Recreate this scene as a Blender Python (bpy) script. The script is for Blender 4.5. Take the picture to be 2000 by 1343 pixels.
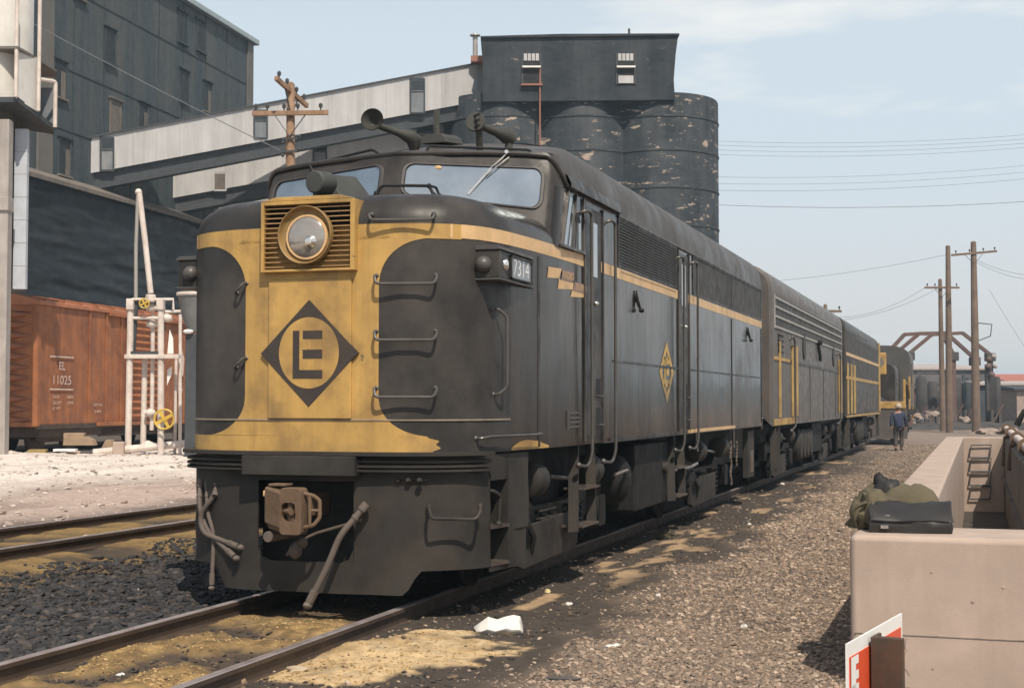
import bpy, math, random
import numpy as np
from mathutils import Vector, Matrix
random.seed(7); rng = np.random.default_rng(7)
SC = bpy.context.scene
for o in list(bpy.data.objects): bpy.data.objects.remove(o)
COL = SC.collection
PI = math.pi

# ---------------------------------------------------------------- camera, sky, sun, exposure
CAM_H = 1.70; PITCH = 0.0411934; YAW = 0.3163071; FPX = 2778.0
cd = bpy.data.cameras.new('camera'); cd.lens = 50.0; cd.sensor_width = 36.0; cd.sensor_fit = 'HORIZONTAL'
cd.clip_start = 0.1; cd.clip_end = 4000
cam = bpy.data.objects.new('camera', cd); COL.objects.link(cam)
cam.location = (0, 0, CAM_H); cam.rotation_euler = (PI/2 + PITCH, 0, YAW); SC.camera = cam

SUN_DIR = Vector((0.42, -0.62, 1.0)).normalized()
SUN_EL = math.asin(SUN_DIR.z); SUN_AZ = math.atan2(SUN_DIR.x, SUN_DIR.y)
sd = bpy.data.lights.new('sun', 'SUN'); sd.energy = 4.8; sd.angle = math.radians(0.55); sd.color = (1.0, 0.90, 0.76)
sun = bpy.data.objects.new('sun', sd); COL.objects.link(sun)
sun.rotation_euler = SUN_DIR.to_track_quat('Z', 'Y').to_euler(); sun.location = (20, -20, 40)

w = bpy.data.worlds.new('World'); SC.world = w; w.use_nodes = True
nt = w.node_tree; nt.nodes.clear()
def wn(t, **k):
    n = nt.nodes.new(t)
    for a, b in k.items(): setattr(n, a, b)
    return n
out = wn('ShaderNodeOutputWorld'); bg = wn('ShaderNodeBackground'); bg.inputs['Strength'].default_value = 0.095
sky = wn('ShaderNodeTexSky', sky_type='NISHITA', sun_disc=False, sun_elevation=SUN_EL, sun_rotation=SUN_AZ,
         altitude=0, air_density=1.0, dust_density=1.5, ozone_density=1.0)
tc = wn('ShaderNodeTexCoord')
# thin high haze and wisps of cloud, over the whole sky
mp = wn('ShaderNodeMapping'); mp.inputs['Scale'].default_value = (1.2, 1.2, 5.0); mp.inputs['Location'].default_value = (0.3, 0.1, 0.45)
n1 = wn('ShaderNodeTexNoise'); n1.inputs['Scale'].default_value = 2.3; n1.inputs['Detail'].default_value = 6; n1.inputs['Roughness'].default_value = 0.55
r1 = wn('ShaderNodeMapRange'); r1.inputs[1].default_value = 0.50; r1.inputs[2].default_value = 0.66; r1.inputs[3].default_value = 0.0; r1.inputs[4].default_value = 0.85
sx = wn('ShaderNodeSeparateXYZ'); rz = wn('ShaderNodeMapRange'); rz.inputs[1].default_value = 0.0; rz.inputs[2].default_value = 0.20; rz.interpolation_type = 'SMOOTHSTEP'
hc = wn('ShaderNodeMixRGB'); hc.inputs[1].default_value = (8.6, 8.25, 8.1, 1); hc.inputs[2].default_value = (7.7, 8.75, 9.5, 1)   # haze: warm low down, pale blue above
rh = wn('ShaderNodeMapRange'); rh.inputs[1].default_value = 0.25; rh.inputs[2].default_value = 0.65; rh.inputs[3].default_value = 0.85; rh.inputs[4].default_value = 0.10   # the haze thins towards the zenith
hz = wn('ShaderNodeMixRGB')
cl = wn('ShaderNodeMixRGB'); cl.inputs[2].default_value = (11.0, 10.7, 10.1, 1)
nt.links.new(tc.outputs['Generated'], sx.inputs[0]); nt.links.new(sx.outputs['Z'], rz.inputs[0]); nt.links.new(rz.outputs[0], hc.inputs[0]); nt.links.new(hc.outputs[0], hz.inputs[2]); nt.links.new(sx.outputs['Z'], rh.inputs[0]); nt.links.new(rh.outputs[0], hz.inputs[0])
nt.links.new(tc.outputs['Generated'], mp.inputs[0]); nt.links.new(mp.outputs[0], n1.inputs['Vector'])
nt.links.new(n1.outputs['Fac'], r1.inputs[0])
nt.links.new(sky.outputs[0], hz.inputs[1]); nt.links.new(hz.outputs[0], cl.inputs[1]); nt.links.new(r1.outputs[0], cl.inputs[0])
nt.links.new(cl.outputs[0], bg.inputs[0]); nt.links.new(bg.outputs[0], out.inputs[0])

SC.view_settings.view_transform = 'Standard'; SC.view_settings.look = 'None'
SC.view_settings.exposure = 0.0; SC.view_settings.gamma = 1.0; SC.view_settings.use_curve_mapping = False
SC.render.engine = 'CYCLES'
try:
    SC.cycles.use_denoising = True; SC.cycles.max_bounces = 6; SC.cycles.diffuse_bounces = 3; SC.cycles.glossy_bounces = 3
except Exception: pass

# ---------------------------------------------------------------- helpers: places
cR = Vector((math.cos(YAW), math.sin(YAW), 0))
cF = Vector((-math.sin(YAW)*math.cos(PITCH), math.cos(YAW)*math.cos(PITCH), math.sin(PITCH)))
cU = cR.cross(cF); cC = Vector((0, 0, CAM_H))
def ray(x, y): return cF*FPX + cR*(x-1000) - cU*(y-671.5)
def at_depth(x, y, D):                  # a surveyed point: sight line through the photo at a known distance
    r = ray(x, y); return cC + r*(D/r.dot(cF))
def at_z(x, y, z):
    r = ray(x, y); return cC + r*((z-cC.z)/r.z)
def at_plane(x, y, p0, n):
    r = ray(x, y); return cC + r*((p0-cC).dot(n)/r.dot(n))

# ---------------------------------------------------------------- helpers: meshes
class MB:
    def __init__(s): s.v = []; s.f = []
    def add(s, vs, fs):
        b = len(s.v); s.v.extend([tuple(p) for p in vs]); s.f.extend([tuple(i+b for i in f) for f in fs]); return s
    def box(s, x0, x1, y0, y1, z0, z1):
        vs = [(x, y, z) for z in (z0, z1) for y in (y0, y1) for x in (x0, x1)]
        return s.add(vs, [(0,2,3,1),(4,5,7,6),(0,1,5,4),(2,6,7,3),(0,4,6,2),(1,3,7,5)])
    def beam(s, p0, p1, wd, ht, up=(0,0,1)):
        p0 = Vector(p0); p1 = Vector(p1); d = (p1-p0).normalized(); u = Vector(up)
        if abs(d.dot(u)) > .98: u = Vector((0,1,0))
        a = d.cross(u).normalized(); b = a.cross(d).normalized(); a *= wd/2; b *= ht/2
        vs = [p+q for p in (p0, p1) for q in (-a-b, a-b, a+b, -a+b)]
        return s.add(vs, [(3,2,1,0),(4,5,6,7),(0,1,5,4),(1,2,6,5),(2,3,7,6),(3,0,4,7)])
    def prism(s, pts, vec):             # extrude a planar polygon
        n = len(pts); vec = Vector(vec); a = [Vector(p) for p in pts]; vs = a + [p+vec for p in a]
        return s.add(vs, [tuple(range(n-1, -1, -1)), tuple(range(n, 2*n))] + [(i, (i+1) % n, n+(i+1) % n, n+i) for i in range(n)])
    def lathe(s, prof, org=(0,0,0), axis=(0,0,1), n=20, cap=True):
        axis = Vector(axis).normalized(); org = Vector(org)
        t = Vector((1,0,0)) if abs(axis.x) < .9 else Vector((0,1,0))
        a = axis.cross(t).normalized(); b = axis.cross(a)
        vs = []; fs = []
        for r, h in prof:
            for k in range(n):
                an = 2*PI*k/n; vs.append(org + axis*h + (a*math.cos(an) + b*math.sin(an))*max(r, 1e-4))
        for i in range(len(prof)-1):
            for k in range(n):
                k2 = (k+1) % n; fs.append((i*n+k, i*n+k2, (i+1)*n+k2, (i+1)*n+k))
        if cap:
            fs.append(tuple(range(n-1, -1, -1))); m = (len(prof)-1)*n; fs.append(tuple(range(m, m+n)))
        return s.add(vs, fs)
    def cyl(s, p0, p1, r0, r1=None, n=14):
        p0 = Vector(p0); p1 = Vector(p1); r1 = r0 if r1 is None else r1
        return s.lathe([(r0, 0), (r1, (p1-p0).length)], p0, p1-p0, n)
    def tube(s, pts, r, n=8, rs=None):
        P = [Vector(p) for p in pts]; vs = []; fs = []; prev = None
        for i, p in enumerate(P):
            d = (P[min(i+1, len(P)-1)] - P[max(i-1, 0)]).normalized()
            if prev is None:
                t = Vector((0,0,1)) if abs(d.z) < .9 else Vector((1,0,0)); a = d.cross(t).normalized()
            else:
                a = (prev - d*prev.dot(d)).normalized()
            prev = a; b = d.cross(a); rr = rs[i] if rs else r
            for k in range(n):
                an = 2*PI*k/n; vs.append(p + (a*math.cos(an) + b*math.sin(an))*rr)
        for i in range(len(P)-1):
            for k in range(n):
                k2 = (k+1) % n; fs.append((i*n+k, i*n+k2, (i+1)*n+k2, (i+1)*n+k))
        fs.append(tuple(range(n-1, -1, -1))); m = (len(P)-1)*n; fs.append(tuple(range(m, m+n)))
        return s.add(vs, fs)
    def grid(s, rows, flip=False, wrap=False):       # rows of equal-length point lists
        n = len(rows[0]); vs = [p for r in rows for p in r]; fs = []
        for i in range(len(rows)-1):
            for k in range(n if wrap else n-1):
                k2 = (k+1) % n; q = (i*n+k, i*n+k2, (i+1)*n+k2, (i+1)*n+k)
                fs.append(q[::-1] if flip else q)
        return s.add(vs, fs)
    def ball(s, c, r, n=12, m=8, sq=(1,1,1)):
        c = Vector(c); rows = []
        for i in range(m+1):
            t = PI*i/m; rows.append([c + Vector((math.sin(t)*math.cos(2*PI*k/n)*r*sq[0], math.sin(t)*math.sin(2*PI*k/n)*r*sq[1], math.cos(t)*r*sq[2])) for k in range(n)])
        return s.grid(rows, flip=True, wrap=True)
    def build(s, name, mat, parent=None, ang=35, bevel=0, seg=2, loc=None, solid=0, **props):
        me = bpy.data.meshes.new(name); me.from_pydata(s.v, [], s.f); me.validate(); me.update()
        if ang:
            me.shade_smooth()
            try: me.set_sharp_from_angle(angle=math.radians(ang))
            except Exception: pass
        o = bpy.data.objects.new(name, me); COL.objects.link(o)
        if mat: me.materials.append(mat)
        if parent: o.parent = parent
        if loc is not None: o.location = loc
        if solid:
            m = o.modifiers.new('solid', 'SOLIDIFY'); m.thickness = solid; m.offset = -1
        if bevel:
            m = o.modifiers.new('bevel', 'BEVEL'); m.width = bevel; m.segments = seg; m.limit_method = 'ANGLE'; m.angle_limit = math.radians(40)
            try: m.harden_normals = True
            except Exception: pass
        for k, v in props.items(): o[k] = v
        return o
def tag(o, label, cat, group=None):
    o['label'] = label; o['category'] = cat
    if group: o['group'] = group
    return o
def thing(name, label, cat, loc=(0,0,0), rotz=0, group=None):
    o = bpy.data.objects.new(name, None); COL.objects.link(o); o.location = loc; o.rotation_euler = (0,0,rotz)
    o.empty_display_size = .2
    return tag(o, label, cat, group)
def struct(o): o['kind'] = 'structure'; return o
def copy_under(o, parent, off=(0,0,0)):
    c = o.copy(); COL.objects.link(c); c.parent = parent
    c.location = Vector(o.location) + Vector(off)
    for ch in o.children: copy_under(ch, c)
    return c
def rrect(x0, x1, z0, z1, r, n=5):
    r = min(r, (x1-x0)/2, (z1-z0)/2); P = []
    for cx, cz, a0 in ((x1-r, z1-r, 0), (x0+r, z1-r, 90), (x0+r, z0+r, 180), (x1-r, z0+r, 270)):
        for k in range(n+1):
            a = math.radians(a0 + 90*k/n); P.append((cx + r*math.cos(a), cz + r*math.sin(a)))
    return P
def bend(pts, r=.03, n=4):              # round the corners of a polyline
    P = [Vector(p) for p in pts]; o = [P[0]]
    for i in range(1, len(P)-1):
        a, b, c = P[i-1], P[i], P[i+1]; d0 = (a-b); d1 = (c-b); q = min(r, d0.length/2, d1.length/2)
        s0 = b + d0.normalized()*q; s1 = b + d1.normalized()*q
        for k in range(n+1):
            t = k/n; o.append(s0*(1-t)**2 + b*2*t*(1-t) + s1*t*t)
    o.append(P[-1]); return o

# ---------------------------------------------------------------- helpers: value noise
_L = rng.random((256, 256))
def vnoise(x, y):
    x = np.asarray(x, float); y = np.asarray(y, float)
    xi = np.floor(x).astype(int); yi = np.floor(y).astype(int); fx = x-xi; fy = y-yi
    fx = fx*fx*(3-2*fx); fy = fy*fy*(3-2*fy)
    g = lambda a, b: _L[a & 255, b & 255]
    return (g(xi,yi)*(1-fx)+g(xi+1,yi)*fx)*(1-fy) + (g(xi,yi+1)*(1-fx)+g(xi+1,yi+1)*fx)*fy
def fbm(x, y, o=4):
    s = 0; a = .5
    for k in range(o): s = s + a*vnoise(x*2**k+17*k, y*2**k+31*k); a *= .5
    return s/(1-.5**o)
def sstep(a, b, x):
    t = np.clip((np.asarray(x, float)-a)/(b-a), 0, 1); return t*t*(3-2*t)

# ---------------------------------------------------------------- materials
MATS = {}
def mat(name, col, rough=.6, metal=0.0, var=.15, vscale=3.0, dirt=None, damt=.5, dscale=2.0, dlo=.45, dhi=.7, stretch=(1,1,1),
        bump=0.0, bscale=20.0, bstretch=(1,1,1), bdist=.02, spec=.5, coat=0.0, streak=None, samt=.4, sscale=3.0, spots=None, splo=.62, sphi=.66, spscale=2.0, spstretch=(1,1,1), rvar=.15, attr=None):
    if name in MATS: return MATS[name]
    m = bpy.data.materials.new(name); m.use_nodes = True; t = m.node_tree; N = t.nodes; Lk = t.links
    b = N['Principled BSDF']; tcn = N.new('ShaderNodeTexCoord')
    def noise(scale, st=(1,1,1), det=5, ro=.6, off=(0,0,0)):
        mp = N.new('ShaderNodeMapping'); mp.inputs['Scale'].default_value = st; mp.inputs['Location'].default_value = off
        Lk.new(tcn.outputs['Object'], mp.inputs[0]); n = N.new('ShaderNodeTexNoise')
        n.inputs['Scale'].default_value = scale; n.inputs['Detail'].default_value = det; n.inputs['Roughness'].default_value = ro
        Lk.new(mp.outputs[0], n.inputs['Vector']); return n
    def rng_(n, lo, hi, a, c):
        r = N.new('ShaderNodeMapRange'); r.inputs[1].default_value = lo; r.inputs[2].default_value = hi; r.inputs[3].default_value = a; r.inputs[4].default_value = c
        Lk.new(n.outputs['Fac'], r.inputs[0]); return r
    def mix(fac, c1, c2, mode='MIX'):
        x = N.new('ShaderNodeMixRGB'); x.blend_type = mode
        if hasattr(fac, 'outputs'): Lk.new(fac.outputs[0], x.inputs[0])
        else: x.inputs[0].default_value = fac
        for i, c in ((1, c1), (2, c2)):
            if hasattr(c, 'outputs'): Lk.new(c.outputs[0], x.inputs[i])
            else: x.inputs[i].default_value = (*c, 1)
        return x
    if attr:
        a = N.new('ShaderNodeVertexColor'); a.layer_name = attr; cur = a
    else: cur = N.new('ShaderNodeRGB'); cur.outputs[0].default_value = (*col, 1)
    nv = noise(vscale); v = rng_(nv, .3, .7, 1-var, 1+var)
    vm = N.new('ShaderNodeVectorMath'); vm.operation = 'SCALE'; Lk.new(cur.outputs[0], vm.inputs[0]); Lk.new(v.outputs[0], vm.inputs['Scale']); cur = vm
    if dirt is not None:
        cur = mix(rng_(noise(dscale, stretch, 7, .65, (3,5,1)), dlo, dhi, 0, damt), cur, dirt)
    if streak is not None:
        cur = mix(rng_(noise(sscale, (1,1,.08), 6, .65, (9,2,4)), .45, .75, 0, samt), cur, streak)
    if spots is not None:
        cur = mix(rng_(noise(spscale, spstretch, 8, .7, (1,8,3)), splo, sphi, 0, 1), cur, spots)
    Lk.new(cur.outputs[0], b.inputs['Base Color'])
    rr = rng_(noise(vscale*1.7, (1,1,1), 4, .6, (7,7,7)), .3, .7, max(0.02, rough-rvar), min(1, rough+rvar)); Lk.new(rr.outputs[0], b.inputs['Roughness'])
    if name == 'loco_flank_paint': b.inputs['Specular Tint'].default_value = (1.0, .88, .78, 1)      # tints the flank's sky reflections warm
    b.inputs['Metallic'].default_value = metal; b.inputs['Specular IOR Level'].default_value = spec * (.55 if name in ('loco_grey_paint', 'loco_grey_nose_paint', 'pilot_grime', 'underframe_shade_grime') else 1)
    if coat: b.inputs['Coat Weight'].default_value = coat; b.inputs['Coat Roughness'].default_value = .12
    if bump:
        bn = N.new('ShaderNodeBump'); bn.inputs['Strength'].default_value = bump; bn.inputs['Distance'].default_value = bdist
        nb = noise(bscale, bstretch, 6, .6); Lk.new(nb.outputs['Fac'], bn.inputs['Height']); Lk.new(bn.outputs[0], b.inputs['Normal'])
    MATS[name] = m; return m
DIRT = (.16, .125, .095)
M_top = mat('loco_roof_paint', (.062,.055,.050), .5, var=.10, vscale=1.0, dirt=(.05,.046,.043), damt=.4, dscale=.5, streak=None, bump=.03, bscale=2)
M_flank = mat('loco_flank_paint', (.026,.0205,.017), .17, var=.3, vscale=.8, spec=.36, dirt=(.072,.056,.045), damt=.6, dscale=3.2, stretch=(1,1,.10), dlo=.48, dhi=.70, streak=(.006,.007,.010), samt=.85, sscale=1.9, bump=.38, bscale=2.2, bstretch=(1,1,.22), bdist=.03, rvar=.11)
M_grey = mat('loco_grey_paint', (.030, .028, .0265), .42, var=.18, dirt=(.13,.11,.095), damt=.5, dscale=.9, streak=(.03,.028,.03), samt=.5, sscale=2.5, bump=.12, bscale=2.2)
M_front = mat('loco_grey_nose_paint', (.026, .025, .024), .5, var=.15, dirt=(.11,.095,.08), damt=.5, dscale=1.2, streak=(.035,.032,.03), samt=.4, sscale=4, bump=.05, bscale=3)
M_yel = mat('loco_yellow_paint', (.49, .300, .088), .55, var=.14, dirt=(.17,.105,.05), damt=.8, dscale=2.4, dlo=.47, dhi=.72, streak=(.24,.14,.05), samt=.6, sscale=5, bump=.10, bscale=3, spots=(.10,.075,.055), splo=.655, sphi=.69, spscale=5)
M_tan = mat('stripe_yellow_paint', (.66, .43, .215), .5, var=.1, dirt=(.3,.2,.1), damt=.5, dscale=3)
M_dark = mat('underframe_shade_grime', (.012, .0115, .0115), .75, var=.3, dirt=(.034,.027,.022), damt=.6, dscale=3, bump=.3, bscale=12)  # near-black colour holds the shade under the train as well as grime
M_pilot = mat('pilot_grime', (.030, .027, .0245), .62, var=.2, dirt=(.066,.053,.042), damt=.7, dscale=1.5, streak=(.04,.035,.03), samt=.4, bump=.12, bscale=6)
M_roof = mat('roof_grey_paint', (.075, .07, .067), .5, var=.15, dirt=(.05,.045,.042), damt=.6, dscale=1.2, bump=.08, bscale=3)
M_black = mat('plain_black', (.012, .012, .013), .8, var=.3)  # plain black for gaskets, rails, recess backs and the underframe block
M_screen = mat('dark_screen', (.045, .043, .040), .65, var=.15, dirt=(.02,.02,.02), damt=.6, dscale=1.0)
M_steel = mat('worn_steel', (.22, .19, .17), .35, metal=.7, var=.2, dirt=(.12,.08,.06), damt=.6)
M_rail = mat('rail_brown_steel', (.085, .06, .045), .6, metal=.3, var=.2, dirt=(.05,.035,.03), damt=.5)
M_railhead = mat('rail_head_polished', (.40, .345, .34), .38, metal=.5, var=.15, dirt=(.2,.14,.11), damt=.4, dscale=4)
M_rust = mat('rusty_coupler', (.135, .086, .052), .8, var=.25, dirt=(.10,.055,.03), damt=.7, dscale=5, bump=.3, bscale=25)
M_hose = mat('dusty_rubber_hose', (.12, .095, .08), .75, var=.2, dirt=(.06,.05,.045), damt=.5, dscale=8)
M_iron = mat('grab_iron_grey', (.10, .095, .09), .4, metal=.4, var=.15)
M_glass = mat('windscreen_glass', (.43, .49, .52), .10, metal=.85, var=.22, vscale=1.6, dirt=(.52,.53,.52), damt=.45, dscale=2.2, rvar=.06)
M_lens = mat('lamp_lens', (.33, .30, .27), .12, metal=.4, var=.15, coat=1.0, rvar=.03)
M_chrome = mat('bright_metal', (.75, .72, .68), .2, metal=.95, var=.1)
M_white = mat('white_sign_paint', (.78, .77, .74), .5, var=.05)
M_emb = mat('emblem_dark_paint', (.040, .030, .026), .5, var=.15, dirt=(.08,.06,.04), damt=.4)
M_box = mat('boxcar_red_paint', (.31, .115, .044), .7, var=.2, dirt=(.15,.055,.035), damt=.75, dscale=1.0, streak=(.12,.05,.035), samt=.65, sscale=4, bump=.1, bscale=5, spots=(.08,.05,.04), splo=.68, sphi=.74, spscale=2.5)
M_boxdk = mat('boxcar_underframe', (.06, .04, .032), .8, var=.25)
M_letter = mat('faded_white_lettering', (.62, .52, .46), .7, var=.25, vscale=12, dirt=(.3,.1,.05), damt=.7, dscale=14)
M_tar = mat('black_tar_wall', (.034, .051, .062), .75, var=.15, vscale=1.5, dirt=(.085,.085,.08), damt=.5, dscale=1.1, stretch=(1,1,.12), streak=(.15,.13,.105), samt=.55, sscale=.75, bump=.4, bscale=1.2)
M_tower = mat('black_tower_wall', (.011, .017, .024), .8, var=.25, vscale=.4, dirt=(.045,.05,.057), damt=.5, dscale=1.4, stretch=(1,1,2.5), spots=(.30,.235,.19), splo=.592, sphi=.622, spscale=1.05, spstretch=(1,1,2.8), streak=(.085,.09,.095), samt=.5, sscale=.9, bump=.5, bscale=1.0)
M_head = mat('black_headhouse_wall', (.012, .018, .025), .8, var=.25, vscale=.4, dirt=(.045,.05,.057), damt=.5, dscale=1.4, stretch=(1,1,2.5), spots=(.28,.22,.18), splo=.655, sphi=.68, spscale=1.2, spstretch=(1,1,2.6), streak=(.07,.075,.08), samt=.5, sscale=.9, bump=.4, bscale=1.0)
M_gal = mat('pale_gallery_siding', (.47, .465, .465), .7, var=.08, vscale=1, dirt=(.36,.355,.355), damt=.6, dscale=1.2, stretch=(1,1,.1), streak=(.27,.26,.26), samt=.6, sscale=1.6)
M_gdk = mat('dark_girder', (.045, .05, .056), .7, var=.2)
M_wood = mat('pole_wood', (.27, .165, .10), .8, var=.25, vscale=4, dirt=(.14,.08,.045), damt=.6, dscale=4, stretch=(1,1,.1), bump=.3, bscale=12)
M_wood2 = mat('weathered_pole_wood', (.17, .12, .09), .85, var=.25, vscale=2, dirt=(.09,.065,.05), damt=.6, dscale=3, stretch=(1,1,.1))
M_conc = mat('poured_concrete', (.43, .335, .28), .88, var=.10, vscale=2.5, dirt=(.33,.255,.20), damt=.7, dscale=1.6, dlo=.46, dhi=.74, streak=(.30,.235,.19), samt=.6, sscale=2.6, bump=.10, bscale=60, spots=(.20,.16,.13), splo=.70, sphi=.73, spscale=9)
M_wpaint = mat('white_pipe_paint', (.62, .55, .50), .6, var=.1, dirt=(.36,.26,.2), damt=.5, dscale=4)
M_wtank = mat('white_tank_paint', (.66, .64, .60), .55, var=.05, dirt=(.42,.38,.33), damt=.4, dscale=1.5, streak=(.45,.40,.34), samt=.4)
M_yw = mat('valve_yellow_paint', (.55, .36, .05), .5, var=.12)
M_red = mat('sign_red_paint', (.66, .085, .03), .45, var=.08, dirt=(.45,.06,.03), damt=.3)
M_brown = mat('steel_post_brown', (.05, .034, .024), .65, var=.2, dirt=(.22,.09,.035), damt=.45, dscale=2.0, bump=.1)
M_leather = mat('black_leather', (.022, .020, .019), .55, var=.2, bump=.15, bscale=18)
M_canvas = mat('olive_canvas', (.10, .082, .048), .9, var=.2, dirt=(.08,.07,.045), damt=.6, dscale=8, bump=.3, bscale=25)
M_dkwall = mat('far_dark_timber', (.060, .056, .058), .85, var=.3, vscale=.8, dirt=(.12,.10,.09), damt=.6, dscale=.6, stretch=(1,1,.2))
M_redfr = mat('red_oxide_steel', (.12, .065, .055), .7, var=.2, dirt=(.10,.085,.08), damt=.7, dscale=.8)
M_farroof = mat('far_grey_roof', (.36, .31, .29), .8, var=.15)
M_farred = mat('far_red_roof', (.34, .12, .085), .8, var=.15)
M_wire = mat('wire_dark', (.20, .215, .23), .6, var=.05)
M_paper = mat('litter_paper', (.62, .59, .55), .8, var=.05)

# ---------------------------------------------------------------- lettering
def text_geo(s, size=1.0, sx=1.0, bold=0):
    cu = bpy.data.curves.new('lettering', 'FONT'); cu.body = s; cu.size = size; cu.offset = .012*bold; cu.align_x = 'CENTER'; cu.align_y = 'CENTER'
    o = bpy.data.objects.new('lettering', cu); COL.objects.link(o); bpy.context.view_layer.update()
    me = bpy.data.meshes.new_from_object(o); vs = [(v.co.x*sx, v.co.y) for v in me.vertices]; fs = [tuple(p.vertices) for p in me.polygons]
    bpy.data.objects.remove(o); bpy.data.curves.remove(cu); bpy.data.meshes.remove(me); return vs, fs
def put_text(mb, s, org, ux, uy, size, sx=1.0, bold=0):
    vs, fs = text_geo(s, size, sx, bold); org = Vector(org); ux = Vector(ux); uy = Vector(uy)
    mb.add([org + ux*a + uy*b for a, b in vs], fs); return mb

# ---------------------------------------------------------------- the streamlined leading locomotive
LX, LY = -5.34, 10.85
def lp(px, py, y=None, x=None):         # surveyed point in the leading unit's own coordinates
    p = at_plane(px, py, Vector((0, LY+y, 0)), Vector((0,1,0))) if y is not None else at_plane(px, py, Vector((LX+x, 0, 0)), Vector((1,0,0)))
    return Vector((p.x-LX, p.y-LY, p.z))
_K = [(0,0),(.30,.002),(.58,.013),(.84,.055),(1.10,.165),(1.30,.355),(1.42,.65),(1.485,1.1),(1.53,1.65),(1.558,2.3),(1.57,3.0),(1.57,3.6)]
def _cat(K):
    P = [Vector((-K[1][0], K[1][1]))] + [Vector(k) for k in K] + [Vector((K[-1][0], K[-1][1]+.6))]; o = []
    for i in range(1, len(P)-2):
        for k in range(6):
            t = k/6; a, b, c, d = P[i-1], P[i], P[i+1], P[i+2]
            o.append(.5*((2*b) + (c-a)*t + (2*a-5*b+4*c-d)*t*t + (3*b-a-3*c+d)*t**3))
    o.append(P[-2]); return o
_O = _cat(_K); _S = [0]
for a, b in zip(_O, _O[1:]): _S.append(_S[-1] + (b-a).length)
SMAX = _S[-1]
def outl(s):                            # plan of the nose: distance along the skin -> (x, y, nx, ny)
    sg = 1 if s >= 0 else -1; q = min(abs(s), SMAX-1e-6); i = int(np.searchsorted(_S, q, 'right'))-1; i = max(0, min(i, len(_O)-2))
    t = (q-_S[i])/(_S[i+1]-_S[i]); p = _O[i].lerp(_O[i+1], t)
    d0 = (_O[i+1]-_O[max(i-1,0)]); d1 = (_O[min(i+2,len(_O)-1)]-_O[i]); d = d0.lerp(d1, t).normalized()
    if i == 0 and t < .5: d = Vector((1, d.y*t*2)).normalized()
    return sg*p.x, p.y, sg*d.y, -d.x
def s_of_y(y): return float(np.interp(y, [p.y for p in _O], _S))
def s_of_x(x): return float(np.interp(x, [p.x for p in _O[:50]], _S[:50]))
def nose(s, z, off=0):
    x, y, nx, ny = outl(s); return Vector((x+nx*off, y+ny*off, z))
def side(y, z, off=0):                  # right flank at distance y behind the nose
    return nose(s_of_y(y), z, off) if y < 3.6 else Vector((1.57+off, y, z))
EAVE, TOP, HW = 3.77, 4.50, 1.57
def roof_w(z):
    if z <= EAVE: return HW
    q = min((z-EAVE)/(TOP-EAVE), 1); return HW*(1-q**3)**(1/3)
def roof_pts(n=16, hw=HW, eave=EAVE, top=TOP):
    P = []
    for k in range(n+1):
        t = PI/2*k/n; P.append((hw*math.cos(t)**(2/3), eave + (top-eave)*math.sin(t)**(2/3)))
    return P
def yc(z): return 1.68 + .30*(z-3.70) if z <= 4.10 else min(1.80 + (z-4.10)*4.3, 3.5)
def cab_row(z):
    wd = roof_w(z); y0 = yc(z); bx = max(wd-.10, wd*.6); H = []
    by = min(y0+.36, 3.58); cy = min(y0+.62, 3.59)
    for k in range(9): t = k/8; H.append((bx*t, y0+(by-y0)*t))
    for k in range(1, 7):
        t = k/6; H.append((bx*(1-t)**2 + (wd-.006)*2*t*(1-t) + wd*t*t, by*(1-t)**2 + (by+.05)*2*t*(1-t) + cy*t*t))
    for k in range(1, 4): H.append((wd, cy+(3.6-cy)*k/3))
    return [Vector((-x, y, z)) for x, y in H[:0:-1]] + [Vector((x, y, z)) for x, y in H]
def cabf(x, z, off=0):                  # windscreen plane of the cab
    bx = roof_w(z)-.10; a = .36/bx; n = Vector((a*(1 if x >= 0 else -1), -1, .30)).normalized()
    return Vector((x, yc(z)+a*abs(x), z)) + n*off
def fan(mb, fn, poly, rings=(1,.6,.25,0)):
    cx = sum(p[0] for p in poly)/len(poly); cz = sum(p[1] for p in poly)/len(poly)
    mb.grid([[fn(cx+(a-cx)*r, cz+(b-cz)*r) for a, b in poly] for r in rings], wrap=True); return mb
def rim(mb, fn0, poly, grow, off):
    cx = sum(p[0] for p in poly)/len(poly); cz = sum(p[1] for p in poly)/len(poly); R = []
    for g, o in ((grow, 0), (grow*.8, off), (grow*.15, off), (0, .001)):
        row = []
        for a, b in poly:
            d = Vector((a-cx, b-cz)); d = d*(1+g/d.length); row.append(fn0(cx+d.x, cz+d.y, o))
        R.append(row)
    mb.grid(R, wrap=True); return mb

loco = thing('locomotive', 'dark grey streamlined diesel locomotive with yellow nose, number 7314, leading the train', 'locomotive', (LX, LY, 0), 0, 'locomotives coupled in the train')
L = loco
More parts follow.
